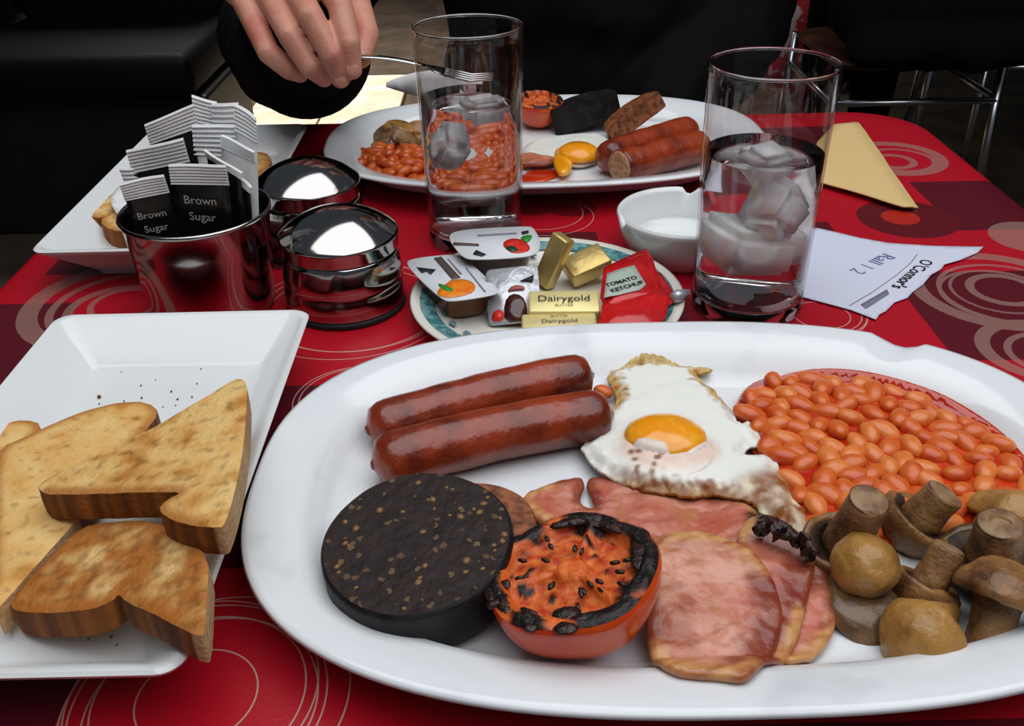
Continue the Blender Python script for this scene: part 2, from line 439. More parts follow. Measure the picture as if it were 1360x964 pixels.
# ------------------------------------------------------------------ tablecloth with its printed squares, discs and rings
def cloth_mat():
    mt = bpy.data.materials.new('tablecloth_print'); mt.use_nodes = True; MATS['tablecloth'] = mt
    nt = mt.node_tree; N = nt.nodes; L = nt.links; b = N['Principled BSDF']
    b.inputs['Roughness'].default_value = .36; b.inputs['Specular IOR Level'].default_value = .4
    geo = N.new('ShaderNodeNewGeometry'); sep = N.new('ShaderNodeSeparateXYZ'); L.new(geo.outputs['Position'], sep.inputs[0])
    flat = N.new('ShaderNodeCombineXYZ'); L.new(sep.outputs[0], flat.inputs[0]); L.new(sep.outputs[1], flat.inputs[1])
    def M(op, a, b_=None, c=None):
        n = N.new('ShaderNodeMath'); n.operation = op
        for i, v in enumerate((a, b_, c)):
            if v is None: continue
            if isinstance(v, (int, float)): n.inputs[i].default_value = v
            else: L.new(v, n.inputs[i])
        return n.outputs[0]
    def dist(c):
        n = N.new('ShaderNodeVectorMath'); n.operation = 'DISTANCE'; L.new(flat.outputs[0], n.inputs[0]); n.inputs[1].default_value = (c[0], c[1], 0); return n.outputs['Value']
    def ring(c, r, w): return M('COMPARE', dist(c), r, w)
    def disc(c, r): return M('LESS_THAN', dist(c), r)
    def rect(x0, x1, y0, y1):
        return M('MULTIPLY', M('COMPARE', sep.outputs[0], (x0+x1)/2, (x1-x0)/2), M('COMPARE', sep.outputs[1], (y0+y1)/2, (y1-y0)/2))
    def union(l):
        o = l[0]
        for x in l[1:]: o = M('MAXIMUM', o, x)
        return o
    def over(base, mask, col):
        n = N.new('ShaderNodeMix'); n.data_type = 'RGBA'; L.new(mask, n.inputs[0])
        if isinstance(base, tuple): n.inputs[6].default_value = (*lin(base), 1)
        else: L.new(base, n.inputs[6])
        n.inputs[7].default_value = (*lin(col), 1); return n.outputs[2]
    rects = [(.305, .40, .598, .69), (.235, .42, .43, .535), (.16, .222, .575, .618), (-.34, -.262, .40, .52), (-.30, -.235, .56, .66),
             (-.125, -.085, .285, .42), (-.055, .45, .0, .206), (-.4, -.155, .0, .235), (-.02, .06, .56, .61), (.16, .30, .76, .83), (-.19, -.11, .56, .74)]
    col = over((172, 10, 30), union([rect(*r) for r in rects]), (86, 12, 26))
    cD = G(1205, 290).xy
    col = over(col, disc(cD, .034), (92, 14, 24)); col = over(col, disc((cD.x-.004, cD.y+.002), .013), (170, 34, 22))
    for p, r in (((760, 275), .018), ((705, 272), .02), ((880, 420), .03)):
        col = over(col, disc(G(*p).xy, r), (112, 12, 28))
    # broad hatched swirls
    wv = N.new('ShaderNodeTexWave'); wv.inputs['Scale'].default_value = 420; wv.bands_direction = 'DIAGONAL'; L.new(geo.outputs['Position'], wv.inputs['Vector'])
    hat = M('GREATER_THAN', wv.outputs['Fac'], .3)
    sw = []
    for p, rs in (((1330, 388), ((.047, .0048), (.038, .0014), (.033, .0012), (.028, .0010), (.019, .0026))), ((1190, 212), ((.036, .005), (.026, .002), (.015, .003))),
                  ((165, 405), ((.056, .006), (.045, .0025), (.028, .003), (.02, .002))), ((1372, 318), ((.014, .012),)), ((1390, 470), ((.03, .004), (.022, .002)))):
        c = G(*p).xy
        for k, (r, w) in enumerate(rs): sw.append(ring((c.x+.0035*math.sin(k*2.1), c.y+.004*math.cos(k*1.7)), r, w))
    col = over(col, M('MULTIPLY', union(sw), hat), (150, 114, 105))
    # thin scribbled loops
    th = []
    rg = random.Random(3)
    for p, rs in (((268, 925), (.0205, .036, .039, .0425, .0445, .047)), ((470, 532), (.022, .0265, .029, .031)), ((470, 405), (.052, .056, .060)), ((1085, 418), (.016, .024, .027, .029)),
                  ((720, 285), (.03, .034))):
        c = G(*p).xy
        for r in rs: th.append(ring((c.x+rg.uniform(-.0035, .0035), c.y+rg.uniform(-.0035, .0035)), r, .0003))
    col = over(col, union(th), (186, 150, 140))
    L.new(col, b.inputs['Base Color'])
    n2 = N.new('ShaderNodeTexNoise'); n2.inputs['Scale'].default_value = 900; L.new(geo.outputs['Position'], n2.inputs['Vector'])
    n3 = N.new('ShaderNodeTexNoise'); n3.inputs['Scale'].default_value = 14; L.new(geo.outputs['Position'], n3.inputs['Vector'])
    ad = M('ADD', M('MULTIPLY', n2.outputs['Fac'], .12), n3.outputs['Fac'])
    bp = N.new('ShaderNodeBump'); bp.inputs['Strength'].default_value = .25; bp.inputs['Distance'].default_value = .003; L.new(ad, bp.inputs['Height']); L.new(bp.outputs[0], b.inputs['Normal'])
cloth_mat()
def rrect(x0, x1, y0, y1, r, z, N=8, out=0):
    P = []
    for cx, cy, a0 in ((x1-r, y1-r, 0), (x0+r, y1-r, 90), (x0+r, y0+r, 180), (x1-r, y0+r, 270)):
        for k in range(N+1):
            a = math.radians(a0+90*k/N); P.append(Vector((cx+r*math.cos(a), cy+r*math.sin(a), z)))
    return P
TX0, TX1, TY0, TY1 = -.322, .368, .10, .874
def cloth_ring(out, z, wave):
    P = resample([v for v in rrect(TX0-out, TX1+out, TY0-out, TY1+out, .06+out, z, 10)], .02)
    c = Vector(((TX0+TX1)/2, (TY0+TY1)/2, z)); Q = []
    for i, p in enumerate(P):
        d = (p-c).normalized(); Q.append(p + d*wave*math.sin(i*.55+nz(p.x, p.y, 0, 6)*3))
    return Q
base_ring = [Vector((p.x, p.y, 0)) for p in cloth_ring(0, 0, 0)]
def cr(out, z, wave, amp_seed=0):
    c = Vector(((TX0+TX1)/2, (TY0+TY1)/2, 0)); Q = []
    for i, p in enumerate(base_ring):
        a = base_ring[i-1]; b = base_ring[(i+1) % len(base_ring)]; t = (b-a).normalized(); n_ = Vector((t.y, -t.x, 0))
        Q.append(Vector((p.x, p.y, z)) + n_*(out + wave*math.sin(i*.62+2*nz(p.x, p.y, 0, 5))))
    return Q
# cloth laid over the table top, hanging down on all sides
cl = obj('tablecloth', rings_bm([cr(-.02, 0, 0), cr(-.004, 0, 0), cr(0, -.0015, 0), cr(.002, -.006, .0006), cr(.005, -.03, .003), cr(.008, -.06, .006), cr(.011, -.085, .009), cr(.0098, -.085, .009), cr(.0068, -.06, .006), cr(.0038, -.03, .003), cr(.0008, -.006, .0006), cr(-.0012, -.0022, 0), cr(-.005, -.0012, 0), cr(-.02, -.0012, 0)], True, True), 'tablecloth')
tag(cl, 'red vinyl tablecloth printed with maroon squares and beige rings', 'tablecloth')
tb = thing('cafe_table', 'square cafe table hidden beneath the red printed tablecloth', 'table', ((TX0+TX1)/2, (TY0+TY1)/2, FLZ))
obj('table_top', box(TX1-TX0-.034, TY1-TY0-.034, .024, Matrix.Translation(((TX0+TX1)/2, (TY0+TY1)/2, -.0135)), .004), 'dark_wood', tb, False)
obj('pedestal', lathe([(.03, FLZ+.03), (.03, -.03)], Matrix.Translation(((TX0+TX1)/2, (TY0+TY1)/2, 0)), 24), 'chrome', tb)
obj('foot_plate', lathe([(.2, FLZ), (.2, FLZ+.012), (.05, FLZ+.03)], Matrix.Translation(((TX0+TX1)/2, (TY0+TY1)/2, 0)), 40), 'dark_steel', tb)

# ------------------------------------------------------------------ dishes
def oval_platter(c, a, b, n, rot, label, chip=None):
    prof = [(.064, .0015), (.052, .0003), (.047, .0003), (.044, .0028), (.036, .0034), (.030, .0072), (.0255, .0132), (.012, .0176), (.003, .0208), (0, .0226), (.0008, .0241), (.003, .0246),
            (.010, .0228), (.020, .0200), (.0245, .0178), (.029, .0115), (.0335, .0078), (.040, .0066), (.062, .006)]
    R = [superell(a-d, b-d, n if d < .03 else n+.3, 160, c, z, rot) for d, z in prof]
    if chip is not None:
        for r in R:
            for v in r:
                q = math.hypot(v.x-chip[0], (v.y-chip[1])*1.3)
                if q < .012 and v.z > .018: k = (1-q/.012)**.6; v.z -= .0042*k; v.y -= .004*k
    o = obj('oval_platter', rings_bm(R), 'porcelain'); return tag(o, label, 'platter', 'oval breakfast platters')
PC, PA, PB = (.070, .3135), .1775, .1235
chipw = G(1192, 452, .024)
oval_platter(PC, PA, PB, 2.6, 0, 'white oval platter with a chipped rim carrying the black pudding round', chipw)
RC = (.030, .7495)
oval_platter(RC, .175, .114, 2.5, math.radians(1.5), 'white oval platter in front of the person in the black jacket')
PF = .0068   # food level on the platters

def rect_plate(x0, x1, y0, y1, label, rot=0):
    prof = [(.034, .0008), (.029, 0), (.027, .0006), (.026, .0035), (.004, .0235), (.0005, .0265), (0, .028), (.0012, .0290), (.0036, .0284), (.0215, .0102), (.0245, .0085), (.04, .0082)]
    R = [rrect(x0+d, x1-d, y0+d, y1-d, max(.009-d*.25, .0035), z, 6) for d, z in prof]
    c = Vector(((x0+x1)/2, (y0+y1)/2, 0))
    if rot:
        q = Matrix.Translation(c) @ Matrix.Rotation(rot, 4, 'Z') @ Matrix.Translation(-c); R = [[q @ v for v in r] for r in R]
    o = obj('toast_plate', rings_bm(R), 'porcelain_white'); autosmooth(o, 50)
    return tag(o, label, 'plate', 'rectangular toast plates')
rect_plate(-.241, -.106, .2075, .4505, 'white rectangular plate of toast triangles beside the chipped platter')
rect_plate(-.291, -.163, .532, .778, 'white rectangular plate of toast behind the steel sugar pot')

# saucer with a teal printed border
SC = Vector((.021, .4945, 0)); SR = .079
sa = thing('saucer', 'small plate with teal patterned border holding jam and butter portions', 'saucer', SC)
obj('dish', lathe([(.03, .0015), (.042, 0), (.045, .0025), (SR-.002, .0108), (SR, .0118), (SR, .0128), (SR-.0015, .0132), (SR-.006, .0120), (.056, .0062), (.052, .005), (.02, .0046)], Matrix.Translation(SC), 96), 'ivory', sa)
def annulus(r0, r1, z0, z1, n=96):
    bm = bmesh.new(); A = []; B = []
    for k in range(n):
        t = 2*math.pi*k/n
        A.append(bm.verts.new(SC+Vector((r0*math.cos(t), r0*math.sin(t), z0)))); B.append(bm.verts.new(SC+Vector((r1*math.cos(t), r1*math.sin(t), z1))))
    for k in range(n): bm.faces.new((A[k], B[k], B[(k+1) % n], A[(k+1) % n]))
    return bm
obj('border_band', annulus(SR-.014, SR-.0055, .01033, .01245), 'teal', sa)
for k in range(26):
    a = 2*math.pi*k/26; rr = SR-.0185
    ctr = SC+Vector((rr*math.cos(a), rr*math.sin(a), .0094)); bm = bmesh.new()
    pts = [(.0035*math.cos(t)*(1+.35*math.sin(3*t)), .0022*math.sin(t)) for t in [i*math.pi/6 for i in range(12)]]
    vs = [bm.verts.new(ctr+Vector((x*math.cos(a+1.2)-y*math.sin(a+1.2), x*math.sin(a+1.2)+y*math.cos(a+1.2), .0002+.2*(math.cos(a)*(x*math.cos(a+1.2)-y*math.sin(a+1.2))+math.sin(a)*(x*math.sin(a+1.2)+y*math.cos(a+1.2)))))) for x, y in pts]
    bm.faces.new(vs); obj('motif', bm, 'teal_motif', sa, False)

# white ashtray bowl with a cigarette notch
AC = Vector((.113, .574, 0)); AR = .0435
bmA = lathe([(.028, .0012), (.031, 0), (.034, .001), (.0395, .012), (AR-.0006, .0255), (AR, .0278), (AR-.001, .029), (AR-.0025, .029), (AR-.0045, .026), (.0375, .010), (.034, .0062), (.02, .0055)], Matrix.Translation(AC), 96)
for v in bmA.verts:
    for ang in (math.radians(196), math.radians(76), math.radians(316)):
        d = Vector((v.co.x-AC.x-AR*math.cos(ang), v.co.y-AC.y-AR*math.sin(ang)))
        if d.length < .005 and v.co.z > .02: v.co.z -= .006*(1-d.length/.005)**.5
tag(obj('ashtray', bmA, 'porcelain_white'), 'white china ashtray bowl with notched rim beside a water glass', 'ashtray')

# ------------------------------------------------------------------ water glasses
def water_glass(c, level, label, cubes):
    c = Vector((c[0], c[1], 0)); g = thing('water_glass', label, 'glass', c, 'tall water glasses')
    M = Matrix.Translation(c); rb, rt, h = .0316, .0338, .14
    R = lambda z: rb+(rt-rb)*z/h
    t = .0013
    o = obj('tumbler_wall', lathe([(R(.0104), .0104), (R(.02), .02), (R(.07), .07), (R(.136), .136), (rt+.0003, .1385), (rt+.0001, .1397), (rt-.0007, .1403), (rt-.0014, .1397), (R(.13)-t, .13), (R(.07)-t, .07), (R(.02)-t, .02), (R(.0104)-t, .0104)], M, 72, close=False), 'thin_glass', g)
    rim = bmesh.new(); rim = tube([c+Vector((( rt-.0006)*math.cos(a), (rt-.0006)*math.sin(a), .1396)) for a in [2*math.pi*i/72 for i in range(73)]], .0009, 8, rim, False); obj('rim', rim, 'glass', g)
    obj('base', lathe([(.001, .0025), (.018, .0022), (rb-.004, .0012), (rb-.0018, 0), (rb, .002), (R(.0102), .0102), (R(.0102)-.0004, .0103), (.001, .0103)], M, 72), 'glass', g)
    wp = [(.001, .0105), (.015, .0105), (R(.0105)-t-.0006, .0105), (R(.011)-t-.0001, .0112), (R(.02)-t-.0001, .02), (R(.07)-t-.0001, .07), (R(level)-t-.0001, level+.0006), (R(level)-t-.0012, level-.0002), (.02, level-.0004), (.001, level-.0004)]
    obj('water', lathe(wp, M, 72), 'water', g)
    for px, py, pz, s, mt_, r_ in cubes:
        b = bmesh.new(); bmesh.ops.create_cube(b, size=1)
        bmesh.ops.bevel(b, geom=b.edges[:], offset=.2, segments=4, affect='EDGES')
        bmesh.ops.subdivide_edges(b, edges=b.edges[:], cuts=1, use_grid_fill=True)
        q = Matrix.Translation(c+Vector((px, py, pz))) @ Matrix.Rotation(r_[0], 4, 'X') @ Matrix.Rotation(r_[1], 4, 'Y') @ Matrix.Rotation(r_[2], 4, 'Z')
        for v in b.verts:
            v.co = q @ (Vector((v.co.x*s[0], v.co.y*s[1], v.co.z*s[2]))*(1+.06*nz(v.co.x, v.co.y, v.co.z+px*90, 2.5)))
        where = 'the water glass beside the ashtray' if c.x > .05 else 'the water glass by the rear platter'
        what = 'large cloudy white ice block sunk in ' if mt_ == 'cloudy_ice' else ('flat ice cube floating at the surface of ' if pz > .08 else 'clear tilted ice cube under the surface in ')
        tag(obj('ice_cube', b, mt_), what+where, 'ice cube', 'ice cubes in '+where)
    return g
water_glass((.1385, .4985), .0925, 'tall water glass full of cloudy ice beside the white ashtray',
            [(.002, .004, .083, (.026, .024, .022), 'ice', (.25, .15, .5)), (.006, -.008, .062, (.024, .026, .02), 'ice', (.4, -.5, .9)), (-.003, .0, .042, (.044, .041, .027), 'cloudy_ice', (.1, .12, .3))])
water_glass((-.0225, .6035), .0955, 'tall water glass in front of the rear platter of beans',
            [(.007, .002, .086, (.026, .022, .018), 'ice', (.2, .1, .4)), (-.012, -.006, .066, (.018, .018, .024), 'ice', (.5, .4, .1))])

# ------------------------------------------------------------------ steel shakers and sugar pot
def shaker(c, label, holes):
    c = Vector((c[0], c[1], 0)); s = thing('salt_shaker', label, 'shaker', c, 'steel shakers'); M = Matrix.Translation(c)
    obj('foot_ring', lathe([(.030, 0), (.0352, 0), (.0356, .0012), (.0354, .004), (.030, .0045)], M, 64), 'rubber', s)
    obj('body', lathe([(.03, .0042), (.0352, .0042), (.0356, .006), (.0352, .0165), (.0342, .0185), (.0346, .0195), (.0352, .0205), (.0348, .026), (.0334, .034), (.0328, .0375), (.02, .0375)], M, 72), 'steel', s)
    lid = obj('lid', lathe([(.025, .0372), (.0335, .0372), (.0342, .0385), (.0342, .0445), (.0348, .0455), (.0346, .0464), (.0335, .0474), (.030, .0504), (.025, .0537), (.019, .0566), (.0125, .0588), (.006, .0600), (.001, .0604)], M, 72), 'steel', s)
    for hx, hy in holes:
        rr = math.hypot(hx, hy); z = .0604-.0105*(rr/.0315)**2
        obj('pour_hole', lathe([(.0009, z-.0006), (.0010, z+.00012)], M @ Matrix.Translation((hx, hy, 0)), 12), 'rubber', lid)
    return s
shaker((-.0985, .512), 'squat steel shaker standing between sugar pot and teal saucer', [(-.004, -.002), (.003, -.0035), (-.0005, .004)])
shaker((-.1315, .597), 'squat steel shaker tucked behind the sugar pot', [(0, 0), (.006, .002)])
PT = Vector((-.1785, .513, 0)); PH = .062
pot = thing('sugar_pot', 'polished steel pot stuffed with black and white sugar sachets', 'pot', PT)
obj('pot_body', lathe([(.030, .0008), (.0345, 0), (.0360, .0015), (.0372, .012), (.0398, .045), (.0412, .0585), (.0425, .0600), (.0428, .0615), (.0418, .0627), (.0405, .0615), (.0402, .058), (.0386, .045), (.0362, .012), (.0345, .003), (.02, .0025)], Matrix.Translation(PT), 80), 'steel', pot)
# ================================================================== the full breakfast on the chipped platter
BP = 'on the chipped platter'
def sausage(px0, px1, zc, r, label, group, bend=.004, cut=None, seed=1, sag=0, flat=1.0):
    a, b = G(*px0, zc), G(*px1, zc); d = (b-a).normalized(); side = Vector((-d.y, d.x, 0)); n = 30
    t = thing('sausage', label, 'sausage', ((a+b)/2).xy.to_3d()+Vector((0, 0, zc-r)), group)
    path = []; rad = []
    L_ = (b-a).length
    for i in range(n+1):
        u = i/n; p = a.lerp(b, u)+side*bend*math.sin(math.pi*u); path.append(p)
        e = min(u, 1-u)*L_/r
        if cut == 0: e = (1-u)*L_/r
        k = math.sqrt(max(0, 1-(1-min(1, e/.95))**2.6)) if e < .95 else 1
        rad.append(r*max(k, .12)*(1+.05*nz(u*6, seed*3.1, 0, 1)))
    bm = tube(path, rad, 24)
    for v in bm.verts:
        nn = nz(v.co.x, v.co.y, v.co.z+seed, 90, 3); c_ = min(path, key=lambda q: (q-v.co).length)
        v.co += (v.co-c_).normalized()*nn*.0007
    obj('casing', bm, 'sausage', t)
    for k, (p, q) in enumerate(((path[0], path[1]), (path[-1], path[-2]))):
        dd = (p-q).normalized()
        if cut == 0 and k == 0:
            obj('cut_face', lathe([(r*.96, -.0003), (r*.9, .0012), (r*.55, .0022), (.001, .002)], frame(p, dd), 28), 'sausage_meat', t)
        else:
            bm = lathe([(.0040, -.0035), (.0026, -.0006), (.0016, .0003), (.0004, .0005)], frame(p, dd), 12)
            for v in bm.verts: v.co += Vector((nz(v.co.x, v.co.y, v.co.z, 700), nz(v.co.y, v.co.z, v.co.x, 700), 0))*.0008
            obj('end_knot', bm, 'sausage_end', t)
    return t
sausage((487, 572), (787, 497), PF+.0116, .0116, 'browned pork sausage lying behind the other sausage on the chipped platter', None, .003, seed=1)
sausage((494, 618), (813, 549), PF+.0124, .0124, 'thick browned pork sausage touching the black pudding round on the chipped platter', None, .0035, seed=5)

def disc_food(name, c, nrm, r, th, mface, mskin, label, cat, seed=0, notch=None, lump=.03, group=None, xh=(1, 0, 0), half=None):
    """a round slice: c is the centre of its underside"""
    t = thing(name, label, cat, c, group); M = frame(c, nrm, xh); n = 72
    def ring(k, z):
        out = []
        for i in range(n):
            a = 2*math.pi*i/n; rr = r*k*(1+lump*nz(math.cos(a)*1.3, math.sin(a)*1.3, seed, 1, 2))
            x, y = rr*math.cos(a), rr*math.sin(a)
            if half is not None: y = max(y, half*r+(.01*r*math.sin(x*300)))
            zz = z+.0006*nz(x, y, seed+z, 90)
            if notch is not None:
                da = abs((a-notch+math.pi) % (2*math.pi)-math.pi)
                if da < .09 and k > .9: x *= .94; y *= .94
            out.append(M @ Vector((x, y, zz)))
        return out
    obj('skin', rings_bm([ring(.9, 0), ring(.975, .0003), ring(1, .002), ring(1.004, th*.5), ring(1, th-.002), ring(.985, th-.0006), ring(.955, th)], True, False), mskin, t)
    R = [ring(k, th+.0001) for k in (.96, .8, .6, .4, .2, .05)]
    obj('cut_face', rings_bm(R, False, True), mface, t)
    return t, M
bpc = G(553, 716, .0325)
bpn = Vector((-.06, -.10, .99)).normalized(); BT = .0215
bpb = bpc-bpn*BT
bp_t, bp_M = disc_food('black_pudding', bpb, bpn, .0352, BT, 'pudding_face', 'pudding_skin', 'thick round of black pudding with pale grains beside the grilled tomato', 'black pudding', 2)
rg = random.Random(11)
for k in range(34):   # barley grains standing proud of the cut face
    a = rg.uniform(0, 6.28); rr = .032*math.sqrt(rg.random()); s = rg.uniform(.0007, .0016)
    b = bmesh.new(); bmesh.ops.create_icosphere(b, subdivisions=1, radius=1, matrix=bp_M @ Matrix.Translation((rr*math.cos(a), rr*math.sin(a), BT)) @ Matrix.Rotation(rg.uniform(0, 3), 4, 'Z') @ Matrix.Diagonal((s*1.3, s, s*.55, 1)))
    obj('grain', b, 'grain', bp_t)
wpc = G(630, 690, PF+.011); wpc.z = PF-.0002
disc_food('white_pudding', wpc+Vector((.0, .0, 0)), (0, 0, 1), .0245, .0105, 'white_pudding', 'white_pudding', 'brown fried slice of white pudding half hidden under the black pudding', 'white pudding', 5)

# ---- grilled tomato half
def tomato(c, nrm, r, depth, label, seed=0, xh=(1, 0, 0), detail=True):
    t = thing('grilled_tomato', label, 'tomato', c-Vector(nrm).normalized()*depth); M = frame(c, nrm, xh); n = 72
    def lob(a): return 1+.025*math.cos(5*a+seed)+.02*nz(math.cos(a), math.sin(a), seed, 1.5)
    prof = [(math.cos(u), -math.sin(u)) for u in [i*math.pi/2/16 for i in range(17)]]
    R = []
    for k, (cx, sz) in enumerate(prof):
        sq = max(cx, .004)**.82
        R.append([M @ Vector((r*sq*lob(a)*math.cos(a), r*sq*lob(a)*math.sin(a), depth*sz)) for a in [2*math.pi*i/n for i in range(n)]])
    R = [[M @ Vector((r*.975*lob(a)*math.cos(a), r*.975*lob(a)*math.sin(a), .0012)) for a in [2*math.pi*i/n for i in range(n)]]]+R
    obj('tomato_skin', rings_bm(R, False, True), 'tomato_skin', t)
    # cut face as one relief with wall, ribs, seed pulp and scorched patches
    nr = 26; V = []; cols = []; F_ = []
    ORG, RED, PULP, CHAR, DK = lin((206, 80, 14)), lin((168, 26, 10)), lin((222, 122, 56)), lin((22, 13, 13)), lin((84, 26, 16))
    for j in range(nr+1):
        q = j/nr
        for i in range(n):
            a = 2*math.pi*i/n; x, y = q*math.cos(a), q*math.sin(a)
            wall = sst(.74, .82, q); rib = max(0, 1-abs(((a*3/(2*math.pi)+.12*seed) % 1)-.5)/.07)*sst(.08, .2, q); core = 1-sst(.14, .24, q)
            solid = max(wall, rib, core)
            h_ = .0008*solid-.0038*(1-solid)+.0011*nz(x, y, seed, 7)
            chn = nz(x, y, seed+4, 2.6, 3)
            ch = sst(-.05, .12, chn+.42*sst(.66, .9, q)-.28+.08*math.sin(a+2.2))*sst(.5, .7, q)
            ch = max(ch, sst(.2, .32, nz(x, y, seed+9, 4.2, 2))*sst(.3, .4, q)*.9)
            c_ = mixc(mixc(RED, PULP, .5+1.2*nz(x, y, seed+2, 9)), mixc(ORG, PULP, .4+nz(x, y, 3, 6)), solid)
            c_ = mixc(c_, DK, sst(0, .5, ch)*.8); c_ = mixc(c_, CHAR, sst(.45, .85, ch))
            h_ += .0012*ch*(.5+nz(x, y, 1, 14))
            V.append(M @ Vector((r*.98*lob(a)*x, r*.98*lob(a)*y, .0012+h_*(1-sst(.94, 1, q))))); cols.append(c_)
    for j in range(nr):
        for i in range(n): F_.append((j*n+i, j*n+(i+1) % n, (j+1)*n+(i+1) % n, (j+1)*n+i))
    me = bpy.data.meshes.new('cut_face'); me.from_pydata(V, [], F_)
    at = me.color_attributes.new('Col', 'FLOAT_COLOR', 'POINT'); arr = np.ones((len(V), 4), dtype=np.float32); arr[:, :3] = np.array(cols); at.data.foreach_set('color', arr.ravel())
    finish(me, 'tomato_face'); link('cut_face', me, t)
    if detail:
        rg = random.Random(seed+1)
        for k in range(20):      # scorched seeds
            a = rg.uniform(3.4, 6.0) if k < 13 else rg.uniform(0, 3.1); q = rg.uniform(.3, .66)
            b = bmesh.new(); bmesh.ops.create_icosphere(b, subdivisions=1, radius=1, matrix=M @ Matrix.Translation((r*q*math.cos(a), r*q*math.sin(a), .0008)) @ Matrix.Rotation(a, 4, 'Z') @ Matrix.Diagonal((.0022, .0010, .0009, 1)))
            obj('seed', b, 'char', t)
        for k in range(26):      # blistered black crust lumps round the rim
            a = rg.choice([rg.uniform(2.9, 4.9), rg.uniform(-.5, 1.5)]); q = rg.uniform(.72, .97)
            b = bmesh.new(); bmesh.ops.create_icosphere(b, subdivisions=2, radius=1, matrix=M @ Matrix.Translation((r*q*math.cos(a), r*q*math.sin(a), .0016)) @ Matrix.Rotation(a+1.57, 4, 'Z') @ Matrix.Diagonal((rg.uniform(.0018, .0058), rg.uniform(.001, .0032), rg.uniform(.0007, .0014), 1)))
            for v in b.verts: v.co += Vector((nz(v.co.x, v.co.y, v.co.z, 500), nz(v.co.y, v.co.x, v.co.z, 500), nz(v.co.z, v.co.x, v.co.y, 500)))*.0009
            obj('char_crust', b, 'char', t)
    return t
tn = Vector((-.19, .06, .97)).normalized(); tcn = G(759, 758, .0345)
tomato(tcn, tn, .0305, .0265, 'grilled tomato half with blackened rim on the chipped platter', 1, (.93, .36, 0))

SZ = PF+.0035   # level of the bean sauce
def wellz(x, y):
    """inside surface of the platter at x, y"""
    tab = [(0, .0226), (.0008, .0241), (.003, .0246), (.010, .0228), (.020, .0200), (.0245, .0178), (.029, .0115), (.0335, .0078), (.040, .0066), (.062, .006)]
    last = None
    for d, z in tab:
        n = 2.6 if d < .03 else 2.9; f = abs((x-PC[0])/(PA-d))**n+abs((y-PC[1])/(PB-d))**n
        if f > 1:
            if last is None: return z
            return last[1]+(z-last[1])*(1-last[0])/(f-last[0])
        last = (f, z)
    return .006
def onplat(px, py, lift=.001):
    z = SZ
    for _ in range(8): p = G(px, py, z); z = .5*z+.5*max(SZ, wellz(p.x, p.y)+lift)
    return p.xy
# ---- bacon rashers
PINK, DEEP, FAT, BROWN, BLK, PALE = lin((184, 92, 70)), lin((112, 28, 26)), lin((204, 150, 92)), lin((150, 72, 38)), lin((26, 16, 14)), lin((208, 146, 122))
def bacon(name, px, zplane, zf, th, label, fatside=None, seed=0, charpx=None, sp=.0012, bulge=.0006, group='bacon rashers beside the tomato', rind=.004, smooth=2, pale=.5, deep=None):
    out = gxy(px, zplane); cpts = [G(a, b, zplane).xy for a, b in (charpx or [])]
    fpts = [G(a, b, zplane).xy for a, b in (fatside or [])]; dpts = [G(a, b, zplane).xy for a, b in (deep or [])]
    cx = sum(p.x for p in out)/len(out); cy = sum(p.y for p in out)/len(out)
    def cf(x, y, d, s):
        n1 = nz(x, y, seed, 60, 3); n2 = nz(x*.5+y*.4, (y-x*.4)*2.2, seed+3, 130, 2)
        c = mixc(PINK, PALE, pale+1.1*n1); c = mixc(c, DEEP, sst(.1, .5, n2)*.45); c = mixc(c, BROWN, sst(.08, .4, nz(x, y, seed+7, 45))*.75)
        if dpts: c = mixc(c, mixc(DEEP, BROWN, .25+n2), .85*(1-sst(.005, .012, min((Vector((x, y))-p).length for p in dpts)+.004*n1)))
        c = mixc(c, mixc(BROWN, FAT, .5), .55*sst(.15, .3, nz(x*1.4, y*.5, seed+11, 110, 2)))
        edge = 1-sst(rind*.5, rind*1.3, d+.0012*n1)
        fat = 0
        if fpts: fat = 1-sst(.010, .017, min((Vector((x, y))-p).length for p in fpts))
        c = mixc(c, mixc(DEEP, BROWN, .4+n1), edge*(1-fat)*.85); c = mixc(c, mixc(FAT, BROWN, .3+1.5*n2), edge*fat)
        if cpts:
            dd = min((Vector((x, y))-p).length for p in cpts); c = mixc(c, BLK, 1-sst(.003, .0075, dd+.003*n2))
        if s == 2: c = mixc(c, mixc(FAT, BROWN, .6+n1), .5)
        return c
    o = patch('bacon_rasher', out, lambda x, y, d: max(zf(x, y), wellz(x, y)+th+.0012 if y < .5 else 0)+.0016*nz(x, y, seed, 75)+.0007*nz(x, y, seed+4, 190, 2)-.0008*(1-sst(0, .002, d)), th, sp, 'bacon', None, cf, smooth, bulge, seed)
    return tag(o, label, 'bacon', group)
y0b = G(940, 900, .012).y; y1b = G(940, 712, .02).y
def slope(z0, z1, wav=.0012, s=60, sd=0):
    return lambda x, y: z0+(z1-z0)*max(0, min(1.2, (y-y0b)/(y1b-y0b)))+wav*nz(x, y, sd, s, 2)
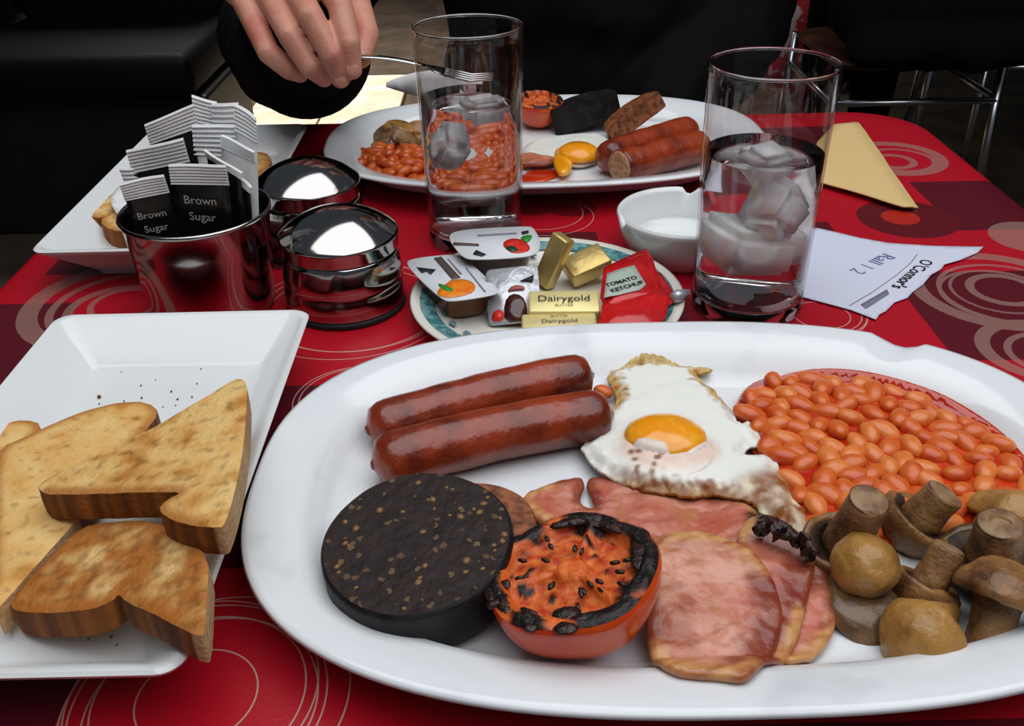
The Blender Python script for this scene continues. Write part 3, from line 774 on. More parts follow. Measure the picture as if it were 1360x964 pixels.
# long streaky tail with two prongs, lying under egg and tomato
bacon('bacon', [(690, 668), (700, 652), (725, 645), (738, 640), (758, 632), (772, 628), (776, 640), (768, 655), (772, 668), (792, 672), (786, 652), (778, 632), (800, 628), (840, 642), (900, 652), (960, 660), (1010, 672), (1040, 700), (1030, 735),
                (980, 728), (930, 718), (870, 722), (820, 720), (770, 712), (720, 692)], .012, lambda x, y: .0115+.002*nz(x, y, 1, 55)+.001*math.sin(x*150), .003,
      'streaky bacon rasher with forked end running under the fried egg', [(700, 660), (760, 700), (880, 715), (1000, 700)], 1, [(770, 702), (1008, 690)], smooth=2, pale=.25)
bacon('bacon', [(1055, 745), (1080, 738), (1102, 762), (1112, 798), (1108, 832), (1090, 858), (1068, 874), (1040, 885), (1030, 840), (1040, 790)], .0135, slope(.0115, .0155, .0012, 60, 3), .0032,
      'curled end bacon rasher with pale edge beside the mushrooms', [(1070, 870), (1090, 850)], 3, None, pale=.35)
bacon('bacon', [(985, 700), (1010, 692), (1040, 704), (1068, 720), (1082, 740), (1078, 765), (1070, 800), (1060, 840), (1040, 875), (1010, 892), (985, 880), (990, 800), (975, 740)], .0175, slope(.0150, .0215, .0016, 70, 5), .0034,
      'middle bacon rasher with charred black curl at its top corner', [(1000, 700), (1060, 840)], 5, [(1020, 700), (1035, 708), (1050, 712), (1060, 722), (1072, 728)], pale=.15, deep=[(1060, 800), (1050, 840), (1030, 880), (1066, 770)])
bacon('bacon', [(862, 728), (880, 716), (915, 712), (955, 715), (990, 728), (1015, 748), (1030, 775), (1040, 805), (1036, 838), (1022, 868), (1002, 898), (986, 914), (955, 906), (925, 904), (893, 898), (872, 876), (862, 840), (856, 800), (856, 760)], .0212, slope(.0185, .0245, .001, 50, 8), .0036,
      'broad round back bacon rasher lying on top beside the tomato', [(870, 720), (910, 712), (955, 716), (995, 732), (900, 885), (950, 895)], 8, None, rind=.0055, pale=.75, deep=[(1024, 770), (1036, 800), (1032, 835), (1016, 865), (1000, 888)])
# charred curl of rind standing up on the middle rasher
cpath = [Vector(p) for p in (G(1003, 708, .024), G(1020, 698, .0275), G(1040, 706, .0285), G(1056, 716, .027), G(1072, 722, .0275), G(1078, 742, .0245))]
cpath = [cpath[i].lerp(cpath[i+1], k/5) for i in range(5) for k in range(5)]+[cpath[-1]]
cbm = tube(cpath, [.0010+.0018*abs(math.sin(i*.9))+.0008*math.sin(i*.12) for i in range(len(cpath))], 12)
for v in cbm.verts: v.co += Vector((nz(v.co.x, v.co.y, v.co.z, 330, 2), nz(v.co.y, v.co.x, v.co.z, 330, 2), nz(v.co.z, v.co.x, v.co.y, 330, 2)))*.0042
rash = [o for o in C.objects if o.name.startswith('bacon_rasher') and 'charred' in o.get('label', '')][0]
ch = obj('charred_rind', cbm, 'char', rash); ch['label'] = 'charred black curl of rind'

# ---- fried egg
EZ = .0135
ec = G(884, 588, .020)
EW, EP, EB, EG = lin((236, 236, 228)), lin((232, 196, 178)), lin((136, 74, 18)), lin((204, 170, 94))
eo = [(848, 466), (866, 463), (884, 472), (900, 476), (918, 484), (948, 488), (942, 496), (922, 500), (930, 512), (948, 526), (962, 544), (974, 556), (978, 570), (996, 568), (1008, 584), (1012, 598), (992, 602), (984, 612), (1006, 610), (1028, 616), (1036, 640),
      (1058, 674), (1078, 704), (1070, 722), (1048, 712), (1018, 690), (990, 672), (962, 668), (940, 662), (915, 668), (890, 664), (868, 662), (840, 654), (815, 644), (794, 632), (778, 612), (770, 600), (790, 584), (800, 566), (812, 548), (822, 534), (808, 512), (806, 498), (824, 486), (834, 472)]
eow = resample(chaikin([onplat(a, b, .004).to_2d() for a, b in eo], 1), .0012)
eow = [Vector((p.x+.0011*nz(p.x, p.y, 3, 420, 2)+.0012*nz(p.x, p.y, 8, 150), p.y+.0011*nz(p.y, p.x, 5, 420, 2)+.0012*nz(p.y, p.x, 1, 150))) for p in eow]
tailc = G(1040, 672, EZ).xy
brn = [G(a, b, EZ).xy for a, b in ((838, 616), (846, 616), (843, 624), (845, 634), (860, 650), (864, 640), (867, 632), (872, 626), (878, 620), (862, 655), (858, 660), (868, 658), (852, 648))]
def egg_h(x, y, d):
    q = math.hypot(x-ec.x, (y-ec.y)*1.0)
    h = .0032*sst(0, .006, d)+.0042*(1-sst(.010, .030, q))
    h += .0008*nz(x, y, 2, 60)+(.0016*nz(x, y, 5, 190, 2))*(1-sst(.002, .009, d))
    t_ = (Vector((x, y))-tailc).length
    h += .002*nz(x, y, 9, 120)*(1-sst(.01, .022, t_))
    return max(EZ+h, wellz(x, y)+.0016+h*.6)
def egg_c(x, y, d, s):
    n1 = nz(x, y, 1, 110); n2 = nz(x, y, 4, 300, 2); q = math.hypot((x-ec.x-.001)/1.25, (y-ec.y+.001))
    c = mixc(EW, (.86, .86, .80), .5+n1)
    c = mixc(c, EP, .75*(1-sst(.0145, .020, q+.004*n1)))
    top = sst(ec.y+.028, ec.y+.040, y+.004*n1)
    bot = 1-sst(ec.y-.024, ec.y-.006, y+.003*n1)
    lace = (1-sst(.0018, .0075, d+.005*n2))*max(.10, top, bot)
    c = mixc(c, mixc(EB, EG, .18+n2*1.1+.6*top), lace)
    t_ = (Vector((x, y))-tailc).length
    c = mixc(c, mixc(mixc(EG, EW, .5), EB, .62+2.2*n1), .92*(1-sst(.015, .026, t_+.004*n1)))
    dd = min((Vector((x, y))-p).length for p in brn); c = mixc(c, mixc(EB, (.05, .02, .01), .2), .9*(1-sst(.0007, .0022, dd+.0015*n2)))
    if s == 2: c = mixc(c, EB, .5)
    return c
eg = thing('fried_egg', 'fried egg with lacy brown edges next to the baked beans', 'egg', (ec.x, ec.y, .009))
patch('egg_white', eow, egg_h, lambda x, y, d: min(.0016+.004*sst(.001, .01, d), max(.0003, egg_h(x, y, d)-wellz(x, y)-.0008)), .001, 'egg', eg, egg_c, 0, .0004, 2)
yc = G(884, 574, .0215); YM = Matrix.Translation((yc.x, yc.y, EZ+.0062)) @ Matrix.Rotation(math.radians(-6), 4, 'Z') @ Matrix.Diagonal((1.22, 1.05, 1, 1))
yb = lathe([(.0148, -.001), (.0145, .0008), (.0125, .0030), (.0095, .0046), (.005, .0056), (.0005, .0058)], YM, 48, close=True)
for v in yb.verts: v.co.z += .0006*nz(v.co.x, v.co.y, 0, 160)
obj('yolk', yb, 'yolk', eg)
# film of white drawn over the front of the yolk
fo = [(838, 590), (850, 586), (872, 592), (884, 594), (888, 602), (902, 604), (930, 592), (944, 578), (950, 594), (944, 610), (920, 622), (890, 622), (860, 614), (842, 604)]
def film_c(x, y, d, s): return mixc(EP, EW, .35+.8*nz(x, y, 3, 150))
def film_z(x, y, d):
    u = YM.inverted() @ Vector((x, y, 0)); q = math.hypot(u.x, u.y)
    return EZ+.0062+(.0058*math.sqrt(max(0, 1-(q/.0148)**2)) if q < .0148 else 0)+.0007-.002*sst(.0135, .019, q)
patch('egg_film', gxy(fo, EZ+.008), film_z, .0012, .0012, 'egg', eg, film_c, 2, .0002, 3)

# ---- baked beans in sauce
so = [(972, 552), (985, 520), (1010, 503), (1060, 491), (1110, 489), (1160, 495), (1210, 508), (1260, 526), (1310, 556), (1350, 590), (1385, 640), (1390, 690), (1340, 712), (1260, 712), (1180, 722), (1110, 724), (1070, 716), (1040, 668), (1022, 628), (1000, 600)]

sow = [onplat(*p) for p in so]
def sauce_z(x, y, d): return max(SZ+.0006+.0026*sst(0, .010, d)+.0006*nz(x, y, 3, 90), wellz(x, y)+.0017)
so_ = patch('bean_sauce', sow, sauce_z, lambda x, y, d: max(.0004, sauce_z(x, y, d)-wellz(x, y)-.0012), .0018, 'bean_sauce', None, None, 2, .0003, 4)
tag(so_, 'orange red tomato sauce pool around the beans on the chipped platter', 'sauce', None, 'stuff')
def bean_mesh(name, m_):
    b = bmesh.new(); bmesh.ops.create_uvsphere(b, u_segments=14, v_segments=9, radius=1)
    for v in b.verts:
        x, y, z = v.co; bend = .22*(x*x)
        v.co = Vector((x*.0068, (y*(.0043)*(1+.06*math.cos(x*2))+(bend-.08)*.0043*1.0), z*.0037))
    me = bm_mesh(b, name); finish(me, m_); return me
bm1, bm2, bm3 = bean_mesh('baked_bean', 'bean'), bean_mesh('baked_bean_pale', 'bean_pale'), bean_mesh('baked_bean_rear', 'bean_rear')
def scatter(poly, zf, n, dmin, rng, inset=.003):
    P = np.array([[p.x, p.y] for p in chaikin(poly, 1)]); lo, hi = P.min(0), P.max(0); out = []
    c = np.array([[rng.uniform(lo[0], hi[0]), rng.uniform(lo[1], hi[1])] for _ in range(n*60)]); ins, dd = inside_dist(c, P)
    for (x, y), i_, d_ in zip(c.tolist(), ins, dd):
        if not i_ or d_ < inset or any((x-q[0])**2+(y-q[1])**2 < dmin*dmin for q in out): continue
        out.append((x, y, float(d_)))
        if len(out) >= n: break
    return out
def bean(me, x, y, z, rng, label, group, s=1.0):
    o = bpy.data.objects.new('baked_bean', me); C.objects.link(o); o.location = (x, y, z); k = rng.uniform(.92, 1.22)*s
    o.scale = (k*rng.uniform(.9, 1.12), k, k); o.rotation_euler = (rng.uniform(-.35, .35), rng.uniform(-.3, .3), rng.uniform(0, 6.28))
    return tag(o, label, 'bean', group)
rb = random.Random(5)
for x, y, d in scatter(sow, None, 260, .0077, rb, .0058):
    zz = sauce_z(x, y, d)+rb.uniform(-.0012, .0010)
    bean(bm1 if rb.random() < .6 else bm2, x, y, zz, rb, 'baked bean in the sauce pool on the chipped platter', 'baked beans on the chipped platter')
for px, py, lb in ((801, 518, 'stray baked bean touching the sausage end'), (823, 516, 'stray baked bean beside the edge of the egg white')):
    p = G(px, py, PF+.006); bean(bm1, p.x, p.y, PF+.0052, rb, lb, 'stray baked beans by the egg', .72)

# ---- mushrooms
def cap_mesh(r, h, M, seed, m_, parent, open_=True):
    prof = [(.001, h), (r*.35, h*.97), (r*.62, h*.84), (r*.85, h*.56), (r*.98, h*.2), (r, .0), (r*.95, -h*.12), (r*.82, -h*.1), (r*.7, h*.06), (r*.3, h*.2), (.001, h*.22)]
    bm = lathe(smooth_prof(prof, 4), M, 56)
    for v in bm.verts:
        w = Vector((nz(v.co.x, v.co.y, v.co.z+seed, 70, 2), nz(v.co.y, v.co.z, v.co.x+seed, 70, 2), nz(v.co.z, v.co.x, v.co.y+seed, 70, 2))); v.co += w*r*.13; v.co += Vector((nz(v.co.x, v.co.y, v.co.z+seed, 210, 2), nz(v.co.y, v.co.z, v.co.x, 210, 2), nz(v.co.z, v.co.x, v.co.y, 210, 2)))*r*.035
    return obj('cap', bm, m_, parent)
def mushroom(px, py, z, r, h, up, label, seed, mcap='mush_cap', stem=(.42, .9), stemdir=1, cut=True, xh=(1, 0, 0)):
    """up: direction in which the crown points; the stem leaves the other way"""
    c = G(px, py, z); up = Vector(up).normalized(); M = frame(c, up, xh)
    t = thing('mushroom', label, 'mushroom', (c.x, c.y, max(PF, c.z-r)), 'fried mushrooms on the chipped platter')
    cap_mesh(r, h, M, seed, mcap, t)
    if stem:
        sr, sl = stem[0]*r, stem[1]*r
        bm = lathe([(sr*1.12, h*.25), (sr*1.05, -sl*.2), (sr*.92, -sl*.6), (sr*.95, -sl*.93), (sr*.88, -sl)], M, 24)
        for v in bm.verts: v.co += Vector((nz(v.co.x, v.co.y, v.co.z+seed, 130), nz(v.co.y, v.co.x, v.co.z+seed, 130), nz(v.co.z, v.co.x, v.co.y, 130)))*r*.09
        s = obj('stem', bm, 'mush_stem', t)
        bm = lathe([(sr*.9, -sl), (sr*.8, -sl-.0004), (sr*.4, -sl-.0002), (.0005, -sl-.0003)], M, 24)
        obj('cut_end', bm, 'mush_cut', s)
        bm = lathe([(r*.86, -h*.07), (r*.55, h*.02), (sr*1.1, h*.04)], M, 36, close=False); obj('gills', bm, 'gill', t)
    return t
mushroom(1122, 724, .0165, .0155, .0145, (-.1, .2, -.95), 'upturned mushroom whose thick stem stands upright next to the fried egg tail', 1, 'mush_cap', (.52, 1.75))
mushroom(1147, 752, .0215, .0122, .012, (.05, -.75, .62), 'round button mushroom cap resting against an upturned mushroom', 2, 'mush_cap_gold', None)
mushroom(1222, 690, .0165, .0155, .014, (-.45, .0, -.85), 'upturned mushroom with torn stem lying against the beans', 3, 'mush_cap', (.5, .95))
mushroom(1232, 778, .0135, .0125, .012, (-.35, -.25, -.7), 'small tipped mushroom with cut stem in the middle of the mushroom pile', 4, 'mush_cap', (.5, 1.3))
mushroom(1318, 742, .0150, .019, .013, (.1, .05, -.98), 'large dark gilled mushroom lying upside down with brown stem', 5, 'mush_cap_dark', (.48, .95))
mushroom(1330, 790, .0225, .0160, .012, (.32, .50, .80), 'mushroom with cap uppermost and stem pointing down at the platter rim', 6, 'mush_cap', (.48, 1.25))
mushroom(1224, 850, .0128, .0145, .013, (-.62, -.6, .25), 'golden halved mushroom lying on its side at the platter edge', 7, 'mush_cap_gold', (.5, .9))
mushroom(1148, 806, .0095, .0155, .006, (.1, -.2, .97), 'flat dark mushroom piece wedged under the button mushroom', 8, 'mush_cap_dark', None)
mushroom(1345, 684, .0165, .0165, .010, (.1, .5, .85), 'mushroom cap lying half behind the large gilled mushroom', 9, 'mush_cap_gold', None)
mushroom(1242, 812, .0105, .0085, .007, (.2, -.4, .85), 'small mushroom offcut beneath the tipped mushroom', 10, 'mush_cap_gold', None)
# ================================================================== toast
GOLD, TAN, BRN, CRUST, CRUM = lin((214, 160, 84)), lin((228, 190, 124)), lin((168, 98, 36)), lin((94, 48, 18)), lin((206, 178, 138))
def toast(px, zt, th, label, seed, dark=.3, cutpx=None, tilt=(0, 0), # plane through zt at the plate centre
           sp=.0015, cat_group='toast triangles on the plate beside the chipped platter', smooth=1):
    cx, cy = (-.173, .329) if tilt != (0, 0) else (0, 0)
    g_ = lambda q: GP(q[0], q[1], zt-tilt[0]*cx-tilt[1]*cy, tilt[0], tilt[1]).xy
    out = [g_(q) for q in px]
    cuts = [(g_(a), g_(b)) for a, b in (cutpx or [])]
    def oncut(x, y):
        v = Vector((x, y)); m_ = 9
        for a, b in cuts:
            t = max(0, min(1, (v-a).dot(b-a)/(b-a).length_squared)); m_ = min(m_, (v-a-(b-a)*t).length)
        return m_
    def cf(x, y, d, s):
        n1 = nz(x, y, seed, 45, 3); n2 = nz(x, y, seed+5, 240, 2); cu = oncut(x, y)
        if s == 2:
            return mixc(mixc(CRUM, GOLD, .3+n2), BRN, .2+n1) if cu < .004 else mixc(CRUST, BRN, .25+n2)
        n3 = nz(x*.6+y*1.6, y*.5-x*1.2, seed+2, 70, 2); c = mixc(TAN, GOLD, .5+1.4*n1+.8*n3); c = mixc(c, BRN, sst(-.1, .5, n1+.5*n3+dark-.25)*.9); c = mixc(c, CRUST, sst(.15, .5, n2+dark*.35)*.45)
        if cu > .006: c = mixc(c, BRN, (1-sst(.0008, .006, d+.002*n1))*.8)
        return c
    def zf(x, y, d): return zt+tilt[0]*(x-cx)+tilt[1]*(y-cy)+.0006*nz(x, y, seed, 90)-.0006*(1-sst(0, .0015, d))
    o = patch('toast', out, zf, th, sp, 'toast', None, cf, smooth, .0003, seed, None, True); return tag(o, label, 'toast', cat_group)
toast([(12, 800), (38, 768), (74, 730), (104, 700), (150, 690), (205, 690), (250, 715), (277, 738), (275, 790), (271, 840), (262, 842), (238, 832), (200, 812), (166, 797), (157, 786), (150, 796), (120, 808), (80, 812), (40, 812), (18, 808)], .0245, .0118,
      'browner toast triangle with a notched crust lying on the plate under the other toast', 3, .62, [((277, 738), (271, 842))], (.30, 0))
toast([(-20, 570), (0, 561), (34, 556), (56, 562), (46, 584), (10, 600), (-20, 604)], .0205, .0115, 'toast corner peeping out behind the pale toast triangle', 5, .1)
toast([(-12, 740), (-12, 640), (0, 592), (30, 580), (80, 556), (122, 541), (160, 533), (196, 532), (212, 546), (190, 575), (150, 612), (112, 668), (98, 694), (60, 735), (0, 803), (-10, 812)], .0248, .0118,
      'pale lightly toasted triangle lying under the notched top triangle', 8, .02, [((98, 694), (-10, 812))])
toast([(48, 643), (70, 629), (110, 611), (160, 588), (215, 560), (265, 530), (300, 508), (318, 499), (328, 508), (327, 545), (322, 600), (312, 650), (299, 694), (291, 700), (255, 696), (228, 689), (209, 676), (220, 662), (243, 651), (205, 652), (150, 653), (95, 655), (58, 655)], .0400, .0120,
      'golden toast triangle with curled crust notch resting on top of the others', 11, .2, [((48, 643), (318, 499)), ((328, 508), (297, 700))], (.22, 0))
cb = bmesh.new(); rg = random.Random(9)
for px, py in [(132, 528)]+[(rg.uniform(100, 330), rg.uniform(480, 545)) for _ in range(24)]+[(rg.uniform(110, 200), rg.uniform(838, 858)) for _ in range(5)]:
    p = G(px, py, .0086); s = rg.uniform(.0003, .0006)*(2.2 if px == 132 else 1)
    if -.214 < p.x < -.134 and .235 < p.y < .425: bmesh.ops.create_icosphere(cb, subdivisions=1, radius=s, matrix=Matrix.Translation((p.x, p.y, .0083+s*.8)))
tag(obj('toast_crumbs', cb, 'crumb'), 'brown toast crumbs scattered over the white toast plate', 'crumbs', None, 'stuff')
RT = 'toast pieces on the plate behind the sugar pot'
toast([(112, 278), (120, 262), (150, 242), (185, 225), (200, 240), (170, 262), (150, 285), (125, 290)], .022, .0125, 'toasted bread end lying nearest the corner of the plate behind the sugar pot', 21, .3, None, (0, 0), .003, RT)
toast([(130, 292), (150, 275), (185, 268), (200, 290), (175, 305), (148, 306)], .0215, .0125, 'short toast piece tucked against the sugar pot side', 22, .2, None, (0, 0), .003, RT)
toast([(300, 225), (325, 203), (352, 200), (362, 212), (350, 230), (320, 240)], .0215, .0125, 'toast corner showing between sugar sachets and the rear steel shaker', 23, .3, None, (0, 0), .003, RT)
toast([(225, 200), (240, 160), (262, 150), (290, 158), (300, 185), (270, 205)], .034, .0125, 'brown toast piece stacked highest behind the sugar sachets', 24, .5, None, (0, 0), .003, RT)
pw = patch('paper_napkin', gxy([(146, 262), (175, 232), (215, 236), (205, 270), (165, 290), (150, 280)], .026), lambda x, y, d: .0275+.003*nz(x, y, 2, 60), .0008, .004, 'white_paper', None, None, 1, 0, 3)
tag(pw, 'crumpled white paper napkin on toast behind the sugar pot', 'napkin')

# ================================================================== sugar sachets in the steel pot
def sachet(top, Y, boff, w, black, crimp, label, group, twist=0, words=None, seed=0, sub='stick'):
    tp = GY(*top, Y); b = Vector((PT.x+boff[0], PT.y+boff[1], .005)); u = (tp-b).normalized(); L_ = (tp-b).length
    x = Vector((1, 0, 0)); x = (x-u*x.dot(u)).normalized(); x = Quaternion(u, twist) @ x; n_ = x.cross(u)
    if n_.y > 0: n_ = -n_
    t = thing('sugar_sachet', label, 'sachet', b, group)
    shear = (.0, .25, -.15, -.28, -.1, .3, .1, -.12, .2, .35, .3, -.05, -.08)[seed]
    def P(a, s, h): return b+u*(a*L_-shear*s*w*a*a)+x*(s*w)+n_*h
    k0 = 1-crimp/L_; bm = bmesh.new(); nu, nv = 9, 8; F = []; B_ = []
    for j in range(nu+1):
        a = k0*j/nu; f = []; g = []
        for i in range(nv+1):
            s = i/nv-.5; puff = .0026*math.sqrt(max(0, 1-(2*s)**2))*(math.sin(math.pi*min(1, max(0, a/k0)))**.5)+.0005*nz(s*3, a*4, seed, 2)
            f.append(bm.verts.new(P(a, s, puff+.0002))); g.append(bm.verts.new(P(a, s, -puff*.6-.0002)))
        F.append(f); B_.append(g)
    for j in range(nu):
        for i in range(nv):
            bm.faces.new((F[j][i], F[j][i+1], F[j+1][i+1], F[j+1][i])); bm.faces.new((B_[j][i+1], B_[j][i], B_[j+1][i], B_[j+1][i+1]))
        bm.faces.new((B_[j][0], F[j][0], F[j+1][0], B_[j+1][0])); bm.faces.new((F[j][nv], B_[j][nv], B_[j+1][nv], F[j+1][nv]))
    obj('packet', bm, 'black_paper' if black else 'white_paper', t)
    bm = bmesh.new(); nr = 14; R = []
    for j in range(nr+1):
        a = k0-.01+(1-k0+.01)*j/nr; rip = .0005*(1 if j % 2 else -1)
        R.append([bm.verts.new(P(a, s, rip+.0003+.0012*math.sin(s*4+seed)*j/nr)) for s in (-.52, -.26, 0, .26, .52)]+[bm.verts.new(P(a, s, rip-.0004+.0012*math.sin(s*4+seed)*j/nr)) for s in (.52, .26, 0, -.26, -.52)])
    for r0, r1 in zip(R, R[1:]):
        for i in range(10): bm.faces.new((r0[i], r0[(i+1) % 10], r1[(i+1) % 10], r1[i]))
    bm.faces.new(R[0][::-1]); bm.faces.new(R[-1])
    c_ = obj('crimped_end', bm, 'grey_paper' if black else 'white_paper', t, False)
    if words:
        for k, (s_, a_) in enumerate(words):
            M = Matrix.Identity(4); o_ = P(a_, 0, .0034)
            for i in range(3): M[i][0], M[i][1], M[i][2], M[i][3] = x[i]*(1 if n_.dot(x.cross(u)) > 0 else -1), u[i], n_[i], o_[i]
            text('printed_word', s_, .0068 if w > .025 else .0058, 'ink_white', M, t)
    return t
BG, WG = 'black brown sugar sachets in the steel pot', 'white sugar sachets in the steel pot'
sachet((271, 131), .537, (.002, .016), .013, False, .014, 'narrow grey white sachet sticking up highest from the sugar pot', WG, .1, seed=1)
sachet((298, 137), .534, (.008, .014), .015, False, .02, 'torn white sachet beside the tallest narrow sachet', WG, -.2, seed=2)
sachet((224, 152), .529, (-.004, .012), .027, True, .012, 'black sachet with slanted ribbed top rising behind the others', BG, .15, seed=3)
sachet((292, 166), .528, (.006, .010), .030, False, .018, 'wide white ribbed sachet in the middle of the sugar pot', WG, -.1, seed=4)
sachet((326, 147), .522, (.022, .004), .015, False, .014, 'tall white sachet leaning at the pot edge next to the rear shaker', WG, -.5, seed=5)
sachet((316, 190), .517, (.016, .004), .024, False, .006, 'crumpled white sachet leaning on the tall white sachet', WG, -.5, seed=6)
sachet((205, 192), .513, (-.010, .004), .031, True, .013, 'black sachet with broad ribbed white top in the sugar pot', BG, .12, seed=7)
sachet((172, 222), .512, (-.020, .002), .011, False, .016, 'thin white sachet squeezed at the pot edge by the rear toast', WG, .3, seed=8)
sachet((296, 214), .509, (.018, -.004), .024, True, .003, 'black sachet leaning sideways under the crumpled white sachet', BG, -.55, seed=9)
sachet((318, 236), .508, (.022, -.004), .018, True, .003, 'slim black sachet leaning on the rim of the sugar pot', BG, -.7, seed=10)
sachet((188, 238), .494, (-.014, -.012), .023, True, .010, 'black sachet printed Brown Sugar with small ribbed top', BG, .2, [('Brown', .76), ('Sugar', .66)], seed=11)
sachet((262, 219), .497, (.006, -.012), .031, True, .011, 'broad black sachet printed Brown Sugar with rounded pale top', BG, -.08, [('Brown', .78), ('Sugar', .67)], seed=12)

# ================================================================== saucer of jam, butter and ketchup
def flat_print(name, px, z, m_, parent, h=.0002, zf=None, smooth=1, M=None, pts=None):
    return patch(name, pts if pts is not None else gxy(px, z), zf or (lambda x, y, d: z+h), .0002, .004, m_, parent, None, smooth, 0, 1, M)
def jam(px, z, depth, mt, label):
    out = chaikin(gxy(px, z), 2); cx = sum(p.x for p in out)/len(out); cy = sum(p.y for p in out)/len(out)
    t = thing('jam_portion', label, 'jam', (cx, cy, z-depth), 'jam portions on the teal saucer')
    def ring(k, zz): return [Vector((cx+(p.x-cx)*k, cy+(p.y-cy)*k, zz)) for p in out]
    obj('tub', rings_bm([ring(.66, z-depth), ring(.70, z-depth+.0005), ring(.86, z-.0012), ring(.97, z-.0008), ring(.98, z-.0002)], True, True), mt, t)
    obj('foil_lid', rings_bm([ring(1, z-.0002), ring(1.005, z+.0002), ring(1, z+.0005)], True, True), 'foil_lid', t)
    return t
ja = jam([(538, 352), (546, 344), (604, 338), (616, 342), (662, 384), (664, 391), (604, 401), (586, 399)], .0225, .0155, 'jam_tub', 'apricot jam portion in a brown tub with printed white lid')
Z1 = .0231
flat_print('apricot_picture', [(580, 392), (582, 384), (594, 376), (600, 371), (620, 371), (632, 378), (630, 388), (612, 394), (594, 396)], Z1, 'ink_orange', ja)
flat_print('leaf_picture', [(580, 376), (592, 379), (602, 384), (600, 388), (588, 385)], Z1+.0002, 'ink_green', ja)
flat_print('brown_stripe', [(576, 343), (586, 341), (612, 369), (600, 371)], Z1, 'ink_brown', ja, smooth=0)
flat_print('logo_mark', [(553, 355), (579, 358), (572, 365), (566, 361), (560, 363)], Z1, 'ink_black', ja, smooth=0)
flat_print('small_print', [(594, 344), (596, 344), (614, 364), (611, 365)], Z1, 'ink_grey', ja, smooth=0); flat_print('small_print', [(618, 356), (620, 356), (646, 388), (643, 388)], Z1, 'ink_grey', ja, smooth=0)
js = jam([(595, 317), (602, 308), (640, 304), (702, 301), (709, 304), (719, 322), (714, 338), (690, 343), (626, 346), (612, 340)], .0285, .0135, 'jam_dark', 'strawberry jam portion with printed white lid raised above the saucer rim')
Z2 = .0291
flat_print('strawberry_picture', [(666, 324), (676, 317), (690, 317), (703, 325), (704, 333), (690, 337), (676, 335)], Z2, 'ink_red', js)
flat_print('leaf_picture', [(690, 316), (700, 312), (708, 313), (702, 322), (696, 321)], Z2+.0002, 'ink_green', js); flat_print('leaf_picture', [(670, 328), (682, 326), (690, 333), (678, 335)], Z2+.0002, 'ink_darkgreen', js)
flat_print('brown_stripe', [(602, 322), (636, 324), (636, 327), (602, 326)], Z2, 'ink_brown', js, smooth=0)
flat_print('logo_mark', [(628, 338), (632, 332), (646, 338), (640, 341)], Z2, 'ink_black', js, smooth=0); flat_print('logo_mark', [(692, 308), (702, 306), (702, 310), (694, 312)], Z2, 'ink_black', js, smooth=0)
flat_print('small_print', [(634, 312), (686, 309), (686, 311), (634, 314)], Z2, 'ink_grey', js, smooth=0)
# third portion tipped on its side, lid towards the platter
MJ = frame(G(682, 392, .0185), (-.12, -.62, .77), (1, .05, 0))
jt = thing('jam_portion', 'dark berry jam portion tipped on its side with silver lid', 'jam', G(682, 392, .006), 'jam portions on the teal saucer')
def rr2(hx, hy, r, z, M, N=5): return [M @ v for v in rrect(-hx, hx, -hy, hy, r, z, N)]
obj('tub', rings_bm([rr2(.011, .012, .003, -.011, MJ), rr2(.0135, .0155, .003, -.001, MJ), rr2(.0145, .0165, .003, -.0004, MJ)]), 'jam_dark', jt)
obj('foil_lid', rings_bm([rr2(.0148, .0172, .003, -.0003, MJ), rr2(.015, .0174, .003, .0001, MJ), rr2(.0148, .0172, .003, .0005, MJ)]), 'silver_foil', jt)
zp = lambda x, y, d: .0009
flat_print('berry_picture', None, 0, 'jam_dark', jt, zf=zp, M=MJ, pts=[(-.006, -.0165), (-.0055, -.004), (-.001, .001), (.005, -.001), (.0075, -.008), (.0065, -.0165)])
flat_print('strawberry_picture', None, 0, 'ink_red', jt, zf=zp, M=MJ, pts=[(-.0135, -.015), (-.012, -.009), (-.008, -.008), (-.0055, -.011), (-.007, -.0155)])
flat_print('fruit_picture', None, 0, 'lip', jt, zf=zp, M=MJ, pts=[(-.004, .002), (.0, .006), (.006, .005), (.007, .002), (.001, .0025)])
flat_print('logo_mark', None, 0, 'ink_black', jt, zf=zp, M=MJ, smooth=0, pts=[(.004, .008), (.0125, .011), (.0115, .0065)])

def butter(c, nrm, xh, sx, sy, sz, m_, label, words=(), flip=1):
    M = frame(c, nrm, xh); t = thing('butter_pat', label, 'butter', c-Vector((0, 0, sz/2)), 'foil butter portions on the teal saucer')
    bm = box(sx, sy, sz, M, .0012)
    for v in bm.verts: v.co += Vector((nz(v.co.x, v.co.y, v.co.z, 150), nz(v.co.y, v.co.z, v.co.x, 150), 0))*.0005
    obj('foil_wrapper', bm, m_, t)
    for s_, size, y in words:
        text('printed_word', s_, size, 'ink_black' if size > .005 else 'ink_brown', M @ Matrix.Translation((0, y, sz/2+.0006)) @ Matrix.Rotation(0 if flip > 0 else math.pi, 4, 'Z'), t, sx=1.1)
    return t
butter(G(749, 398, .0205)+Vector((0, .001, -.005)), (0, -.22, .97), (1, -.02, 0), .0395, .0185, .009, 'gold_pale', 'gold foil butter pat printed Dairygold lying on the teal saucer', [('Dairygold', .0068, .0015), ('BUTTER', .0026, -.0042)])
butter(G(743, 428, .015)+Vector((0, 0, -.0035)), (0, -.12, .99), (1, 0, 0), .041, .0165, .008, 'gold_pale', 'pale gold butter pat tucked against the oval platter rim', [('BUTTER', .0024, .0052), ('Dairygold', .0046, .0005)])
butter(G(735, 346, .0225), (-.62, -.70, .25), (.14, -.22, .96), .033, .0125, .0085, 'gold_dark', 'gold foil butter pat standing upright on its end')
